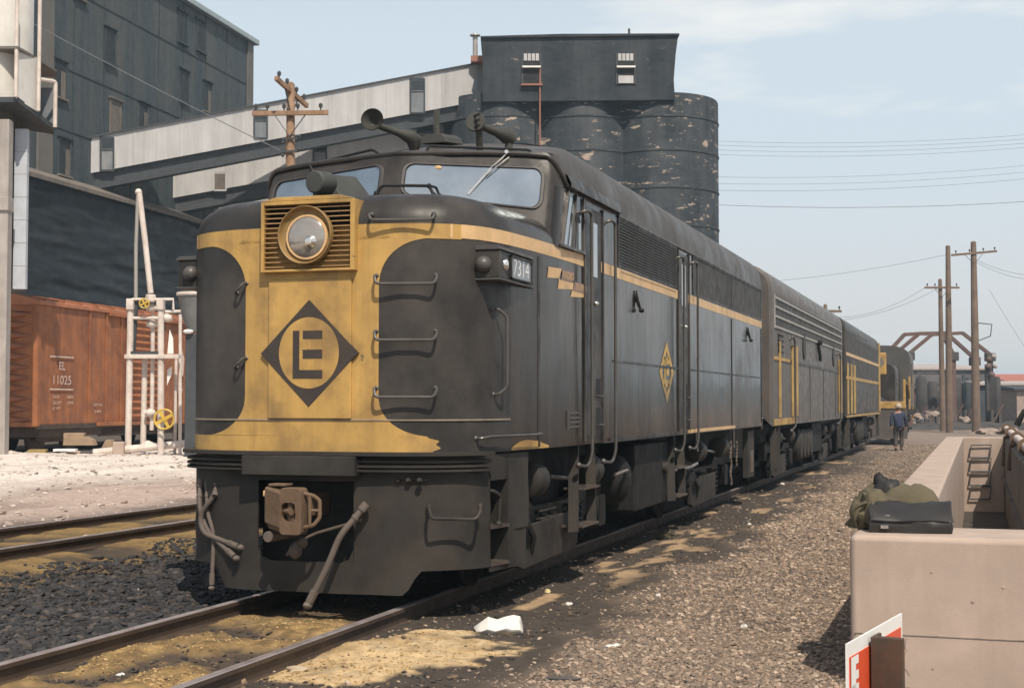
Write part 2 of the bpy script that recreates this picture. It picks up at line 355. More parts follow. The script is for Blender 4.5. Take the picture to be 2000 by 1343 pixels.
# body skin: nose, hood, cab and long carbody in one shell
b = MB(); SS = [SMAX*(k/30) for k in range(31)]; SS = [-s for s in SS[:0:-1]] + SS
b.grid([[nose(s, z) for s in SS] for z in (1.28, 1.55, 2.1, 2.7, 3.18)])
rows = []
for k in range(0, 9):
    t = PI/2*k/8; rows.append([nose(s, 3.18+.30*math.sin(t), -.36*(1-math.cos(t))) for s in SS])
for q in (.7, .4, .15):
    rows.append([Vector((p.x*q, 1.9+(p.y-1.9)*(.5+.5*q), 3.48+.08*(1-q))) for p in rows[8]])
b.grid(rows)
zs = [3.18, 3.4, 3.6, 3.77, 3.88, 3.98, 4.06, 4.10, 4.16, 4.22, 4.28, 4.34, 4.40, 4.44, 4.47, 4.49, 4.4995]
b.grid([cab_row(z) for z in zs])
rp = roof_pts(); prof = [(-HW, 1.28), (-HW, 2.5)] + [(-x, z) for x, z in rp] + [(x, z) for x, z in rp[::-1][1:]] + [(HW, 2.5), (HW, 1.28)]
b.grid([[Vector((x, y, z)) for x, z in prof] for y in (3.6, 7.6, 11.6, 15.42)], flip=True)
b.grid([[Vector((x*q, yy, 2.8+(z-2.8)*q2)) for x, z in prof] for q, q2, yy in ((1,1,15.42),(.985,.99,15.5),(0.0,0.0,15.5))], flip=True)
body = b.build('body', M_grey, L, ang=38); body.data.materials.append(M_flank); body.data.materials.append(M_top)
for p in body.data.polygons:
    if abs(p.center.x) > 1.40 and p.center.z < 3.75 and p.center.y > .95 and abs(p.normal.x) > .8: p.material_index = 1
    elif p.center.z > 3.78 and p.center.y > 2.2: p.material_index = 2
# yellow field on the nose with its curved shoulders
def ye(z, left):
    e0 = s_of_x(1.09) if not left else s_of_x(1.36)
    if z < 1.42: return e0 + (0 if left else .10*(float(vnoise(z*34+3, 7))-.5) - .35*(z-1.285))
    if z < 1.76: t = (1.76-z)/.34; return .62 + (s_of_x(1.09)-.04-.62)*(1-math.sqrt(max(0, 1-t**2.2)))
    if z < 2.66: return .62
    if z < 3.062: t = (z-2.66)/.402; return .62 + (1.05-.62)*(1-math.sqrt(max(0, 1-t**2.2)))
    return 1.32
zz = [1.285+.0112*k for k in range(13)] + [1.42+.34*(1-math.cos(PI/2*k/12)) for k in range(1, 12)] + [1.76, 2.0, 2.3, 2.66] + [2.66+.402*math.sin(PI/2*k/12) for k in range(1, 12)] + [3.0615, 3.0621, 3.1, 3.188]
b = MB(); b.grid([[nose(-ye(z, 1) + (ye(z, 0)+ye(z, 1))*k/32, z, .003) for k in range(33)] for z in zz])
b.build('yellow_nose_field', M_yel, L, ang=40)
b = MB()                                # stripe along both sides
for sg in (1, -1):
    st = [nose(sg*(1.22+(SMAX-1.22)*k/24), 0, .0045) for k in range(25)] + [Vector((sg*(HW+.004), y, 0)) for y in (7.7, 11.6, 15.44)]
    b.grid([[p+Vector((0,0,z)) for p in st] for z in (3.072, 3.188)], flip=(sg < 0))
b.build('side_stripe', M_tan, L, ang=40)
b = MB(); _y = [.95+.09*k for k in range(11)]
b.grid([[nose(s_of_y(y), 1.285+(.02+.07*math.sin(PI*(k/10)**.8)*(.75+.5*vnoise(y*9, 4)) if t else 0), .004) for k, y in enumerate(_y)] for t in (0, 1)])
b.build('scraped_yellow_patch', M_yel, L, ang=40)
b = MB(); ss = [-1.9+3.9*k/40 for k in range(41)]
b.grid([[nose(s, z, o) for s in ss] for z, o in ((1.548,.0),(1.550,.010),(1.560,.010),(1.562,.0))]); b.build('nose_seam', mat('seam_highlight_paint', (.26,.21,.16), .5, var=.3, vscale=6), L)  # pale colour paints the edge highlight onto the seam
# nose door with its emblem
d = MB().box(-.385, .385, -.022, .03, 1.565, 2.74).build('nose_door', M_yel, L, bevel=.008)
e = MB().prism([(0, -.026, 2.565), (.452, -.026, 2.115), (0, -.026, 1.665), (-.452, -.026, 2.115)], (0, .022, 0)).build('emblem', M_emb, L, ang=0)
MB().prism([(.278*math.cos(2*PI*k/48), -.0285, 2.118+.300*math.sin(2*PI*k/48)) for k in range(48)], (0, .0035, 0)).build('emblem_disc', M_yel, e, ang=0)
b = MB()
for x0, x1, z0, z1 in ((-.54,-.32,-.477,.645), (-.54,.47,-.72,-.478), (-.2,.46,.41,.645), (-.2,.46,-.15,.10)):
    b.box(x0*.272, x1*.272, -.0315, -.028, 2.115+z0*.295, 2.115+z1*.295)
b.build('emblem_letter', M_emb, e, ang=0)
# headlight housing with its slatted grille
hb = MB(); hb.prism([(-.435,-.07,2.80),(.435,-.07,2.80),(.435,-.07,3.40),(.10,-.07,3.445),(-.10,-.07,3.445),(-.435,-.07,3.40)][::-1], (0, .02, 0)) if False else None
hb = MB()
for x0, x1, z0, z1 in ((-.435,-.405,2.80,3.40), (.395,.435,2.80,3.40), (-.405,.395,2.80,2.822), (-.405,.395,3.368,3.40)): hb.box(x0, x1, -.075, .30, z0, z1)
hb.prism([(-.435,-.075,3.40),(.435,-.075,3.40),(.30,-.075,3.435),(-.30,-.075,3.435)], (0, .45, 0))
hb.prism([(-.435,.30,2.80),(.435,.30,2.80),(.435,.30,3.40),(-.435,.30,3.40)], (0, .01, 0))
H = hb.build('headlight_housing', M_yel, L, bevel=.012)
MB().box(-.405, .395, .03, .04, 2.822, 3.368).build('grille_back', M_black, H, ang=0)
s0 = None; M_slat = mat('grille_slat_paint', (.28,.16,.06), .6, var=.2, dirt=(.12,.07,.04), damt=.7, dscale=4)
for k in range(13):
    z = 2.845 + k*.0415
    if s0 is None: s0 = MB().prism([(-.405,-.058,-.006),(-.405,-.054,.003),(-.405,-.01,.012),(-.405,-.01,.003)], (.80,0,0)).build('grille_slat', M_slat, H, ang=0, loc=(0,0,z))
    else:
        c = s0.copy(); COL.objects.link(c); c.parent = H; c.location = (0,0,z)
lz = 3.105
MB().lathe([(.247,.06),(.247,.008),(.242,.003),(.235,.008),(.231,.025),(.215,.048),(.195,.055),(.18,.056),(.0,.056)], (-.01,-.115,lz), (0,1,0), 40, cap=False).build('headlight_ring', mat('headlight_ring_paint', (.27,.17,.06), .5, var=.15, dirt=(.13,.085,.04), damt=.7, dscale=6), H)
MB().lathe([(.194,.02),(.189,-.008),(.172,-.008)], (.004,-.085,lz-.018), (0,1,0), 32, cap=False).build('headlight_gasket', M_tan, H)
MB().lathe([(.174,.0),(.170,-.012),(.15,-.026),(.105,-.040),(.05,-.048),(0,-.050)], (.004,-.080,lz-.02), (0,1,0), 36).build('headlight_lens', M_lens, H)
MB().lathe([(.05,0),(.06,-.02),(.03,-.05),(0,-.055)], (.05,-.100,lz-.06), (0,1,0), 16).build('headlight_highlight', M_chrome, H)  # bright metal knob imitates the highlight on the lens
# dark lamp drum and duct on the hood behind the headlight
b = MB(); p = lp(614, 355, y=.85); b.lathe([(0,-.01),(.095,-.005),(.105,.01),(.105,.20),(.10,.22)], p, (.18,1,.05), 24)
q = lp(655, 372, y=1.3); b.prism([(p.x-.10,1.02,3.42),(p.x-.10,1.02,p.z+.10),(p.x+.02,1.04,p.z+.10),(p.x+.32,1.04,3.42)], (.12,.42,.03))
b.build('hood_lamp', mat('hood_lamp_grey', (.05,.052,.047), .6, var=.2), L, bevel=.006)
# windscreens
for sg in (1, -1):
    base = rrect(.135, 1.405, 0, 1, .10, 6); P = []
    for x in range(0, 1): pass
    def zmap(x, v): return (3.71-.125*x)*(1-v) + (4.005-.055*x)*v
    poly = []
    for x, v in rrect(.135, 1.405, 0, .34, .085, 6): poly.append((sg*x, zmap(x, v/.34)))
    if sg < 0: poly = poly[::-1]
    g = fan(MB(), lambda x, z: cabf(x, z, .004), poly, (1,.75,.5,.25,0)).build('windscreen', M_glass, L, ang=60)
    rim(MB(), cabf, poly, .042, .016).build('windscreen_frame', M_roof, g, ang=50)
    rim(MB(), lambda x, z, o: cabf(x, z, o+.002), poly, .012, .017).build('windscreen_gasket', M_black, g, ang=50)
bl = MB().ball(cabf(.43, 3.955, .006), .03, 10, 6, (1.3,.3,.7)).build('cab_lamp', M_tan, L)
wp = MB(); a0 = cabf(1.06, 4.075, .03); a1 = cabf(.86, 3.86, .035); t0 = cabf(.93, 3.93, .03); t1 = cabf(.74, 3.68, .012)
wp.tube([a0, a0.lerp(a1,.5), a1], .006, 6); wp.tube([a0+Vector((.03,0,-.03)), a1+Vector((.035,0,-.0))], .006, 6); wp.beam(t0, t1, .012, .02)
wp.cyl(cabf(1.06,4.09,.0), cabf(1.06,4.09,.05), .02)
wp.build('wiper', M_chrome, L)
wp = MB(); wp.tube([cabf(-1.0,4.07,.03), cabf(-.8,3.86,.035)], .006, 6); wp.beam(cabf(-.9,3.93,.03), cabf(-.7,3.72,.012), .012, .02); wp.build('wiper', M_iron, L)
# drip moulding round the cab roof
dr = []
for i, z in enumerate((4.105, 4.105, 4.105, 4.10, 4.10, 4.095, 4.09, 4.08, 4.06, 4.03, 3.99, 3.94, 3.89, 3.84, 3.80)):
    r_ = cab_row(z); H_ = r_[len(r_)//2:]; p = H_[i]; c_ = Vector((p.x*.93, p.y+.12, p.z)); dr.append(p + (p-c_).normalized()*.012)
dr.append(Vector((1.60, 2.6, 3.79)))
dd = [Vector((-v.x, v.y, v.z)) for v in dr[:0:-1]] + dr
MB().tube(dd, .026, 8).build('drip_moulding', M_grey, L)
MB().grid([[Vector((HW+o, y, z)) for y in (2.35, 4.42)] for o, z in ((-.03,3.93),(.02,3.90),(.055,3.82),(.055,3.785),(-.02,3.785))], flip=True).build('door_rain_gutter', M_grey, L, ang=30)
MB().box(HW-.01, HW+.022, 4.42, 15.42, 3.752, 3.785).build('eave_strip', M_roof, L, bevel=.006)
MB().grid([[Vector((HW*.93+o, y, z)) for y in (5.0, 9.0, 13.1, 15.3)] for o, z in ((.02,4.13),(.06,4.10),(.06,4.07),(.03,4.05))], flip=True).build('roof_rib', M_roof, L)
# grab rails
def grab(name, pts, r=.013, m=M_iron, feet=True, rad=.035, par=L):
    g = MB(); g.tube(bend(pts, rad, 4), r, 8)
    if feet:
        for p in (pts[0], pts[-1]): g.ball(p, r*1.9, 8, 6)
    return g.build(name, m, par)
for z in (3.245, 2.70, 2.235, 1.765):
    xl, xr = (.60, 1.075)
    if z > 3.2: yy = (.05, .14); grab('grab_iron', [nose(s_of_x(.55), 3.265, -.01), nose(s_of_x(.55), 3.265, .06), nose(s_of_x(.57), 3.21, .085), nose(s_of_x(1.04), 3.21, .085), nose(s_of_x(1.06), 3.265, .06), nose(s_of_x(1.06), 3.265, -.01)])
    else: grab('grab_iron', [nose(s_of_x(xl), z+.055, -.01), nose(s_of_x(xl), z+.055, .07), nose(s_of_x(xl+.02), z-.02, .095), nose(s_of_x(xr-.02), z-.02, .095), nose(s_of_x(xr), z+.055, .07), nose(s_of_x(xr), z+.055, -.01)])
for z in (2.70, 2.06): grab('grab_iron', [nose(-s_of_x(.61), z+.02, -.01), nose(-s_of_x(.61), z+.02, .06), nose(-s_of_x(.64), z-.03, .08), nose(-s_of_x(.70), z-.06, .05), nose(-s_of_x(.71), z-.06, -.01)])
sg_ = s_of_y(.66)
grab('corner_handhold', [nose(sg_-.03, 2.50, -.01), nose(sg_-.03, 2.50, .05), nose(sg_+.03, 2.43, .10), nose(sg_+.03, 1.83, .10), nose(sg_-.02, 1.77, .05), nose(sg_-.02, 1.77, -.01)], .013)
grab('sill_rail', [nose(s_of_y(.42), 1.40, -.01), nose(s_of_y(.42), 1.40, .05)] + [nose(s_of_y(.5+k*.25), 1.415, .07) for k in range(5)] + [nose(s_of_y(1.6), 1.42, -.01)], .013)
grab('hood_rail', [lp(735,378,y=.75), lp(746,362,y=.75), lp(838,363,y=.75), lp(847,381,y=.75)], .014, M_black)
grab('hood_rail', [lp(838,363,y=.75)+Vector((0,0,0)), lp(852,366,y=1.0), lp(858,382,y=1.0)], .012, M_black)
grab('roof_rail', [lp(833,303,y=1.98), lp(836,285,y=2.0), lp(1036,293,y=2.25), lp(1041,310,y=2.25)], .014, M_black)
grab('roof_rail', [lp(745,304,y=1.98), lp(728,292,y=2.0), lp(583,327,y=2.2), lp(580,342,y=2.2)], .014, M_black)
# number board boxes with marker lamps
def numbox(sg):
    z0, z1 = 2.745, 2.985
    P = [(1.12,.42),(1.535,.42),(1.525,1.40),(1.40,1.42),(1.15,.7)]; P = [(sg*x, y) for x, y in P]
    nb = MB().prism([(x, y, z0) for x, y in P], (0,0,z1-z0)).build('number_box', M_front, L, bevel=.01)
    Q = [(1.14,.41),(1.552,.405),(1.540,1.42),(1.40,1.43),(1.1,.7)]; Q = [(sg*x, y) for x, y in Q]
    lid = MB(); lid.prism([(x, y, z1) for x, y in Q], (0,0,.018)); lid.prism([(x*.985, y+.01, z1+.018) for x, y in Q], (0,0,.018)); lid.prism([(x, y, z0-.016) for x, y in Q], (0,0,.016)); lid.build('number_box_lip', M_roof, nb, bevel=.005)
    MB().lathe([(.072,.0),(.070,-.02),(.055,-.05),(.03,-.068),(0,-.074)], (sg*1.40,.42,2.862), (0,1,0), 20).build('marker_lamp', M_roof, nb)
    MB().lathe([(.055,0),(.05,.012),(.03,.022),(0,.026)], (sg*1.535,.60,2.872), (sg,0,0), 16).build('class_lamp', M_chrome, nb)
    X = sg*1.535
    MB().box(min(X,X+sg*.004), max(X,X+sg*.004), .74, 1.31, 2.775, 2.955).build('number_glass', mat('number_board_glass', (.22,.25,.28), .35, var=.15, vscale=4), nb, ang=0)
    fr = MB()
    for a in ((.72,1.33,2.765,2.777),(.72,1.33,2.953,2.967),(.72,.742,2.765,2.967),(1.308,1.345,2.765,2.967)): fr.box(min(X,X+sg*.016), max(X,X+sg*.016), *a)
    fr.build('number_frame', M_front, nb)
    t = put_text(MB(), '7314', (X+sg*.006, 1.025, 2.865), (0, sg, 0), (0,0,1), .205, 1.12); t.build('number_digits', M_white, nb, ang=0)
numbox(1); numbox(-1)
MB().grid([[nose(s_of_y(y), z, o) for z in (1.30, 3.04)] for y, o in ((1.56,0),(1.565,.007),(1.61,.007),(1.615,0))]).build('nose_joint', M_grey, L)
# flash of yellow lightning panels on the flank, with small lettering
fl = MB(); ft = MB()
def quad(mb, pts, off): mb.add([side(y, z, off) for y, z in pts], [tuple(range(len(pts)))])
def fpx(x, y): p = lp(900+x/3.198, 440+y/3.198, x=1.545); return (p.y, p.z)
quad(fl, [fpx(*p) for p in ((541,326),(606,330),(622,272),(548,258))], .004)
quad(fl, [fpx(*p) for p in ((598,396),(686,401),(690,362),(612,338),(606,330))], .004)
quad(fl, [fpx(*p) for p in ((671,446),(776,452),(784,436),(682,404))], .004)
F = fl.build('lightning_emblem', M_tan, L, ang=0)
f2 = MB(); quad(f2, [fpx(*p) for p in ((618,340),(684,354),(692,296),(626,278))], .0055); quad(f2, [fpx(*p) for p in ((686,408),(778,434),(792,380),(696,354))], .0055); f2.build('lightning_text_panel', mat('faded_pink_paint', (.28,.18,.14), .6, var=.15), F, ang=0)
for txt, (cx, cy), sz in (('RADIO', (656,318), .095), ('EQUIPPED', (735,394), .085)):
    y, z = fpx(cx, cy); a = side(y, z, .008); put_text(ft, txt, a, (0.03,1,-.0), (0,0,1), sz, 1.25 if txt == 'RADIO' else 1.0)
ft.build('lightning_lettering', M_tan, F, ang=0)
# side emblem: outlined diamond with E
em = MB(); cy, cz = 7.0, 2.09
def dia(ry, rz): return [(cy-ry, cz), (cy, cz-rz), (cy+ry, cz), (cy, cz+rz)]
o = dia(.44, .40); i = dia(.29, .26)
for k in range(4): quad(em, [o[k], o[(k+1)%4], i[(k+1)%4], i[k]], .004)
for y0, y1, z0, z1 in ((-.15,-.07,-.19,.19), (-.07,.15,-.19,-.10), (-.02,.15,.10,.19), (-.02,.15,-.045,.045)): quad(em, [(cy+y0,cz+z0),(cy+y1,cz+z0),(cy+y1,cz+z1),(cy+y0,cz+z1)], .004)
em.build('side_emblem', mat('side_emblem_paint', (.52,.34,.10), .55, var=.1, dirt=(.10,.085,.07), damt=.9, dscale=1.6, dlo=.50, dhi=.66), L, ang=0)
# side windows of the cab
def flankbox(mb, y0, y1, z0, z1, o0, o1):
    vs = [side(y, z, o) for z in (z0, z1) for y in (y0, y1) for o in (o0, o1)]
    return mb.add(vs, [(0,2,3,1),(4,5,7,6),(0,1,5,4),(2,6,7,3),(0,4,6,2),(1,3,7,5)])
M_pane = mat('side_glass_reflecting', (.42,.45,.47), .08, metal=.75, var=.1, vscale=4, rvar=.04)
M_darkpane = mat('side_glass_dark', (.03,.033,.036), .08, var=.2, rvar=.04)
rec = MB(); rec.add([Vector((HW+.003,y,z)) for y,z in ((2.20,3.20),(2.95,3.20),(2.95,3.755),(2.40,3.755))], [(0,1,2,3)]); sw = rec.build('side_window', M_darkpane, L, ang=0)
b = MB(); b.add([Vector((HW+.006,y,z)) for y,z in ((2.26,3.22),(2.36,3.22),(2.56,3.70),(2.48,3.72))], [(0,1,2,3)]); b.add([Vector((HW+.006,y,z)) for y,z in ((2.42,3.22),(2.52,3.22),(2.64,3.62),(2.58,3.66))], [(0,1,2,3)]); b.build('vent_pane', M_pane, sw, ang=0)
flankbox(MB(), 2.66, 2.90, 3.22, 3.60, .004, .008).build('sliding_pane', M_pane, sw, ang=0)
b = MB(); b.beam((HW+.012,2.18,3.20),(HW+.012,2.39,3.755),.024,.03,(1,0,0)); b.beam((HW+.012,2.56,3.20),(HW+.012,2.68,3.755),.02,.025,(1,0,0)); b.box(HW,HW+.025,2.935,2.96,3.2,3.755); b.box(HW,HW+.03,2.16,2.97,3.19,3.215); b.build('window_sash', M_iron, sw)
grab('window_arm', [Vector((HW+.01,2.62,3.22)), Vector((HW+.03,2.62,3.56)), Vector((HW+.03,2.86,3.60)), Vector((HW+.03,2.90,3.5))], .012, M_black, feet=False, par=sw)
# doors, their windows, handrails, foot holes
def cabdoor(y0, win, zr):
    d = flankbox(MB(), y0, y0+.62, 1.36, 3.70, -.004, .006).build('door', M_grey, L, bevel=.004)
    ga = MB(); flankbox(ga, y0-.035, y0, 1.33, 3.73, 0, .0035); flankbox(ga, y0+.62, y0+.655, 1.33, 3.73, 0, .0035); ga.build('door_gap', M_black, d, ang=0)
    fr = MB(); flankbox(fr, y0-.075, y0-.035, 1.30, 3.74, 0, .02); flankbox(fr, y0+.655, y0+.695, 1.30, 3.74, 0, .02); fr.build('door_frame', M_grey, d, bevel=.004)
    g = flankbox(MB(), y0+.17, y0+.45, 3.0, 3.56, .006, .010).build('door_window', M_pane, d, ang=0)
    MB().ball(side(y0+.30, 2.72, .035), .03, 8, 6).build('door_knob', M_chrome, d)
    for zf in (1.86, 1.56):
        f = flankbox(MB(), y0+.40, y0+.58, zf-.08, zf+.09, .006, .0085).build('foot_hole', M_black, d, ang=0); flankbox(MB(), y0+.38, y0+.60, zf-.095, zf-.08, .006, .05).build('foot_tread', M_iron, f)
    for yr in (y0-.06, y0+.92):
        x = HW; zt = 3.62 if yr < y0+.5 else 3.64
        grab('handrail', [side(yr-.16, zt-.03, -.01), side(yr-.15, zt, .07), side(yr, zt, .085), side(yr, 1.18, .085), side(yr-.02, 1.06, .05), side(yr-.2, 1.08, .0)], .017, M_iron, rad=.07)
    for (ya, yb) in ((y0-.06, y0-.22), (y0+.58, y0+.48)):
        st = MB().beam((1.46, ya+.0, 1.27), (1.53, yb-.10, .42), .03, .10, (1,0,0)); st.build('step_stringer', M_pilot, L)
    for z, yy in ((.83, y0+.05), (.46, y0-.02)):
        t = MB().box(1.38, 1.60, yy-.20, yy+.42, z, z+.022).build('step_tread', M_steel, L)
cabdoor(3.06, True, 0); cabdoor(7.80, True, 0)
# upper screens and louvres
def screen(y0, y1, slats):
    s = MB().box(HW-.004, HW+.004, y0, y1, 3.225, 3.745).build('side_screen', M_screen, L, ang=0)
    f = MB()
    for a in ((y0-.03,y1+.03,3.205,3.225),(y0-.03,y1+.03,3.733,3.750),(y0-.03,y0,3.225,3.735),(y1,y1+.03,3.225,3.735)): f.box(HW, HW+.012, *a)
    f.build('screen_frame', M_grey, s)
    if slats:
        sl = MB().prism([(HW+.002,y0,0),(HW+.016,y0,-.004),(HW+.002,y0,.020)], (0,y1-y0,0)).build('louvre_slat', M_screen, s, ang=0, loc=(0,0,3.24))
        for k in range(1, 15):
            c = sl.copy(); COL.objects.link(c); c.parent = s; c.location = (0,0,3.24+k*.0335)
screen(4.46, 7.62, True); screen(8.80, 12.03, False); screen(12.13, 15.34, False)
for ya, yb in ((4.2,7.7),(8.5,15.42)): MB().box(HW, HW+.010, ya, yb, 2.14, 2.165).build('belt_batten', M_grey, L)
for y in (12.08, 15.36): MB().box(HW, HW+.010, y-.02, y+.02, 1.33, 3.05).build('panel_batten', M_grey, L)
MB().box(HW, HW+.018, 4.05, 7.72, 1.285, 1.325).build('sill_lip', M_grey, L); MB().box(HW, HW+.014, 3.75, 15.42, 1.272, 1.284).build('sill_edge', M_grey, L)
MB().box(HW, HW+.016, 8.45, 12.3, 1.286, 1.33).build('sill_stripe', M_tan, L)
for y in (5.30, 13.75):
    h = MB(); h.tube([(HW+.012,y-.03,3.0),(HW+.022,y-.01,2.88),(HW+.04,y+.04,2.80)], .02, 8, rs=[.008,.024,.016]); h.ball((HW+.05,y+.08,2.775), .035, 8, 6, (1,1.6,.8)); h.build('latch_handle', M_black, L)
v = MB()
for z in (1.60, 1.555, 1.51, 1.465): flankbox(v, 2.42, 2.78, z-.009, z+.009, 0, .018)
flankbox(v, 2.40, 2.45, 1.44, 1.62, 0, .014); v.build('vent_grille', M_iron, L)
# rivets under the stripe
rv = MB()
for k in range(48): rv.box(HW+.004, HW+.010, 4.55+k*.064, 4.562+k*.064, 3.15, 3.162)
rv.build('stripe_rivet_row', M_dark, L, ang=0)
# horns and roof gear
b = MB(); h0 = Vector((-.50,2.40,4.585)); ax = Vector((-.16,.97,-.10)).normalized()
b.lathe([(.118,0),(.108,.02),(.075,.06),(.05,.11),(.036,.15),(.034,.20)], h0, ax, 24, cap=False); b.lathe([(.104,.012),(.07,.05),(.04,.10),(.0,.12)], h0, ax, 24, cap=False)
e1 = h0 + ax*.18; b.tube([e1, e1+Vector((.05,.08,-.02)), e1+Vector((.17,.2,-.06)), e1+Vector((.24,.30,-.08)), e1+Vector((.28,.36,-.12)), e1+Vector((.27,.38,-.22))], .06, 12, rs=[.036,.036,.040,.075,.085,.05]); b.cyl(e1+Vector((.27,.37,-.16)), e1+Vector((.22,.33,-.36)), .03)
b.build('horn', M_hose if False else mat('horn_dark', (.045,.044,.038), .55, var=.15), L, ang=50)
b = MB(); h0 = Vector((.61,2.42,4.50)); ax = Vector((-.16,.97,-.08)).normalized()
b.lathe([(.094,-.0),(.098,.03),(.085,.08),(.045,.10),(.036,.12),(.036,.16)], h0, ax, 24); e1 = h0+ax*.15
b.tube([e1, e1+Vector((.05,.06,-.01)), e1+Vector((.14,.18,-.04)), e1+Vector((.21,.28,-.06)), e1+Vector((.26,.34,-.10))], .06, 12, rs=[.036,.04,.05,.085,.07]); b.cyl(h0+Vector((.02,.06,-.07)), h0+Vector((.0,.14,-.26)), .035); b.cyl(e1+Vector((.23,.30,-.05)), e1+Vector((.23,.30,-.32)), .04)
hn = b.build('horn', MATS['horn_dark'], L, ang=50)
g = MB()
for a in (-.055, 0, .055): g.beam(h0-ax*.008+Vector((-.07,.06,a)), h0-ax*.008+Vector((.07,-.06,a)), .012, .018)
g.build('horn_guard', M_black, hn)
b = MB(); p = lp(849, 266, y=2.9); b.prism([(p.x-.14,2.85,p.z-.08),(p.x+.15,2.85,p.z-.08),(p.x+.13,2.85,p.z-.02),(p.x+.08,2.85,p.z+.015),(p.x-.08,2.85,p.z+.015),(p.x-.13,2.85,p.z-.02)], (.08,.3,.02)); b.box(p.x-.035, p.x+.02, 2.95, 3.0, p.z+.03, p.z+.29); b.cyl((p.x,2.97,p.z+.02),(p.x,2.97,p.z+.11),.03)
b.build('roof_aerial', MATS['horn_dark'], L, bevel=.006)
# pilot with its coupler opening
def zb(s):
    a = abs(s); return .115 if a < s_of_x(.82) else (.115 + .20*float(sstep(s_of_x(.82), s_of_x(.98), a)))
pb = MB()
def pcol(s0, s1, zlo, zhi, n, m=6):
    rows = []
    for j in range(m+1):
        row = []
        for k in range(n+1):
            s = s0+(s1-s0)*k/n; lo = zlo(s) if callable(zlo) else zlo; row.append(nose(s, lo+(zhi-lo)*j/m, -.012 + .012*math.sin(9*s+4*j)*(1-j/m)))
        rows.append(row)
    pb.grid(rows)
pcol(-1.95, -.49, zb, 1.275, 26); pcol(.40, s_of_y(.60), zb, 1.275, 24); pcol(-.49, .40, zb, .37, 12, 2); pcol(-.49, .40, 1.045, 1.275, 8, 1)
sA, sB, sC = s_of_y(.60), s_of_y(.92), s_of_y(1.36)
pcol(sA, sB, 1.04, 1.26, 4, 1); pcol(sB, sC, .60, 1.26, 6, 3); pcol(sB, sC-.06, .27, .60, 6, 2); pcol(sA, sB, .27, .335, 4, 1); pcol(sA-.001, sA, .3, 1.1, 1, 1)
pil = pb.build('pilot', M_pilot, L, ang=40, solid=.02); pil.modifiers.new('edges', 'EDGE_SPLIT').split_angle = math.radians(40)
for xa, xb in ((-.49,-.37),(.40,.28)):          # rounded lower corners of the opening
    y = nose(xa, 0, -.012).y
    MB().prism([(xa,y,.37),(xb,y,.37),(xa+(xb-xa)*.35,y,.40),(xa+(xb-xa)*.08,y,.47)] , (0,.02,0)).build('pilot_gusset', M_pilot, pil, ang=0)
# step well in the pilot's right corner
wl = MB()
def stepbox(z): 
    a, b_, c_, d_ = nose(sA, z, -.0), nose(sB, z, -.0), nose(sB, z, -.34), nose(sA, z, -.34); return [a, b_, c_, d_]
for z in (.315, .63): wl.prism(stepbox(z), (0,0,.025))
wl.build('corner_step', M_steel, L)
wb = MB(); P0, P1, Q0, Q1 = nose(sA,0,-.35), nose(sB,0,-.35), nose(sA,0,-.02), nose(sB,0,-.02)
Z = Vector((0,0,1)); wb.add([P0+Z*.3,P1+Z*.3,P1+Z*1.1,P0+Z*1.1],[(0,1,2,3)]); wb.add([Q0+Z*.3,P0+Z*.3,P0+Z*1.1,Q0+Z*1.1],[(0,1,2,3)]); wb.add([P1+Z*.3,Q1+Z*.3,Q1+Z*1.1,P1+Z*1.1],[(0,1,2,3)])
wb.build('step_well', M_pilot, L, ang=0)
grab('step_handle', [nose(sA+.06,.95,-.1), nose(sA+.06,.95,-.02), nose(sA+.18,.90,-.02), nose(sA+.17,.66,-.03)], .018, M_pilot)
# buffer ledge, ridges and the plate over the coupler
bf = MB(); s1 = s_of_y(.52)
def ledge(z0, z1, o, sa=-2.0, sb=s1):
    S_ = [sa+(sb-sa)*k/40 for k in range(41)]; bf.grid([[nose(s, z, oo) for s in S_] for z, oo in ((z0, 0), (z0, o), (z1, o), (z1, 0))])
ledge(1.262, 1.292, .11); ledge(1.205, 1.225, .07); ledge(1.165, 1.185, .07); ledge(1.13, 1.148, .07)
bf.build('buffer_ledge', M_pilot, L, ang=30)
MB().box(-.57, .47, -.13, .04, 1.095, 1.258).build('buffer_plate', M_front, L, bevel=.006)
# coupler
cp = MB(); cp.box(-.16, .02, -.08, .9, .74, .94)
cp.prism([(-.30,-.24,.70),(-.10,-.34,.66),(-.10,-.08,.66),(-.26,-.06,.70)][::-1], (0,0,.31))
cp.prism([(-.28,-.22,.66),(-.10,-.32,.63),(-.10,-.10,.63),(-.26,-.06,.66)][::-1], (0,0,.05))
cpl = cp.build('coupler', M_rust, L, bevel=.025, seg=3)
fp = MB()                                # front plate with a rounded opening
ho = rrect(-.10,.095,.62,1.005,.035,4); hi = rrect(-.085,.045,.735,.885,.04,4)
fy = -.345; fp.grid([[Vector((x,fy,z)) for x,z in hi],[Vector((x,fy,z)) for x,z in ho],[Vector((x,fy+.13,z)) for x,z in ho],[Vector((x,fy+.13,z)) for x,z in hi],[Vector((x,fy,z)) for x,z in hi]], wrap=True)
fp.build('coupler_plate', M_rust, cpl, ang=50, bevel=.008)
K = MB(); K.cyl((-.07,fy+.05,.81),(.01,fy+.0,.81),.026); K.cyl((-.02,fy+.05,.74),(-.02,fy+.05,.88),.03); K.build('coupler_knuckle', M_rust, cpl)
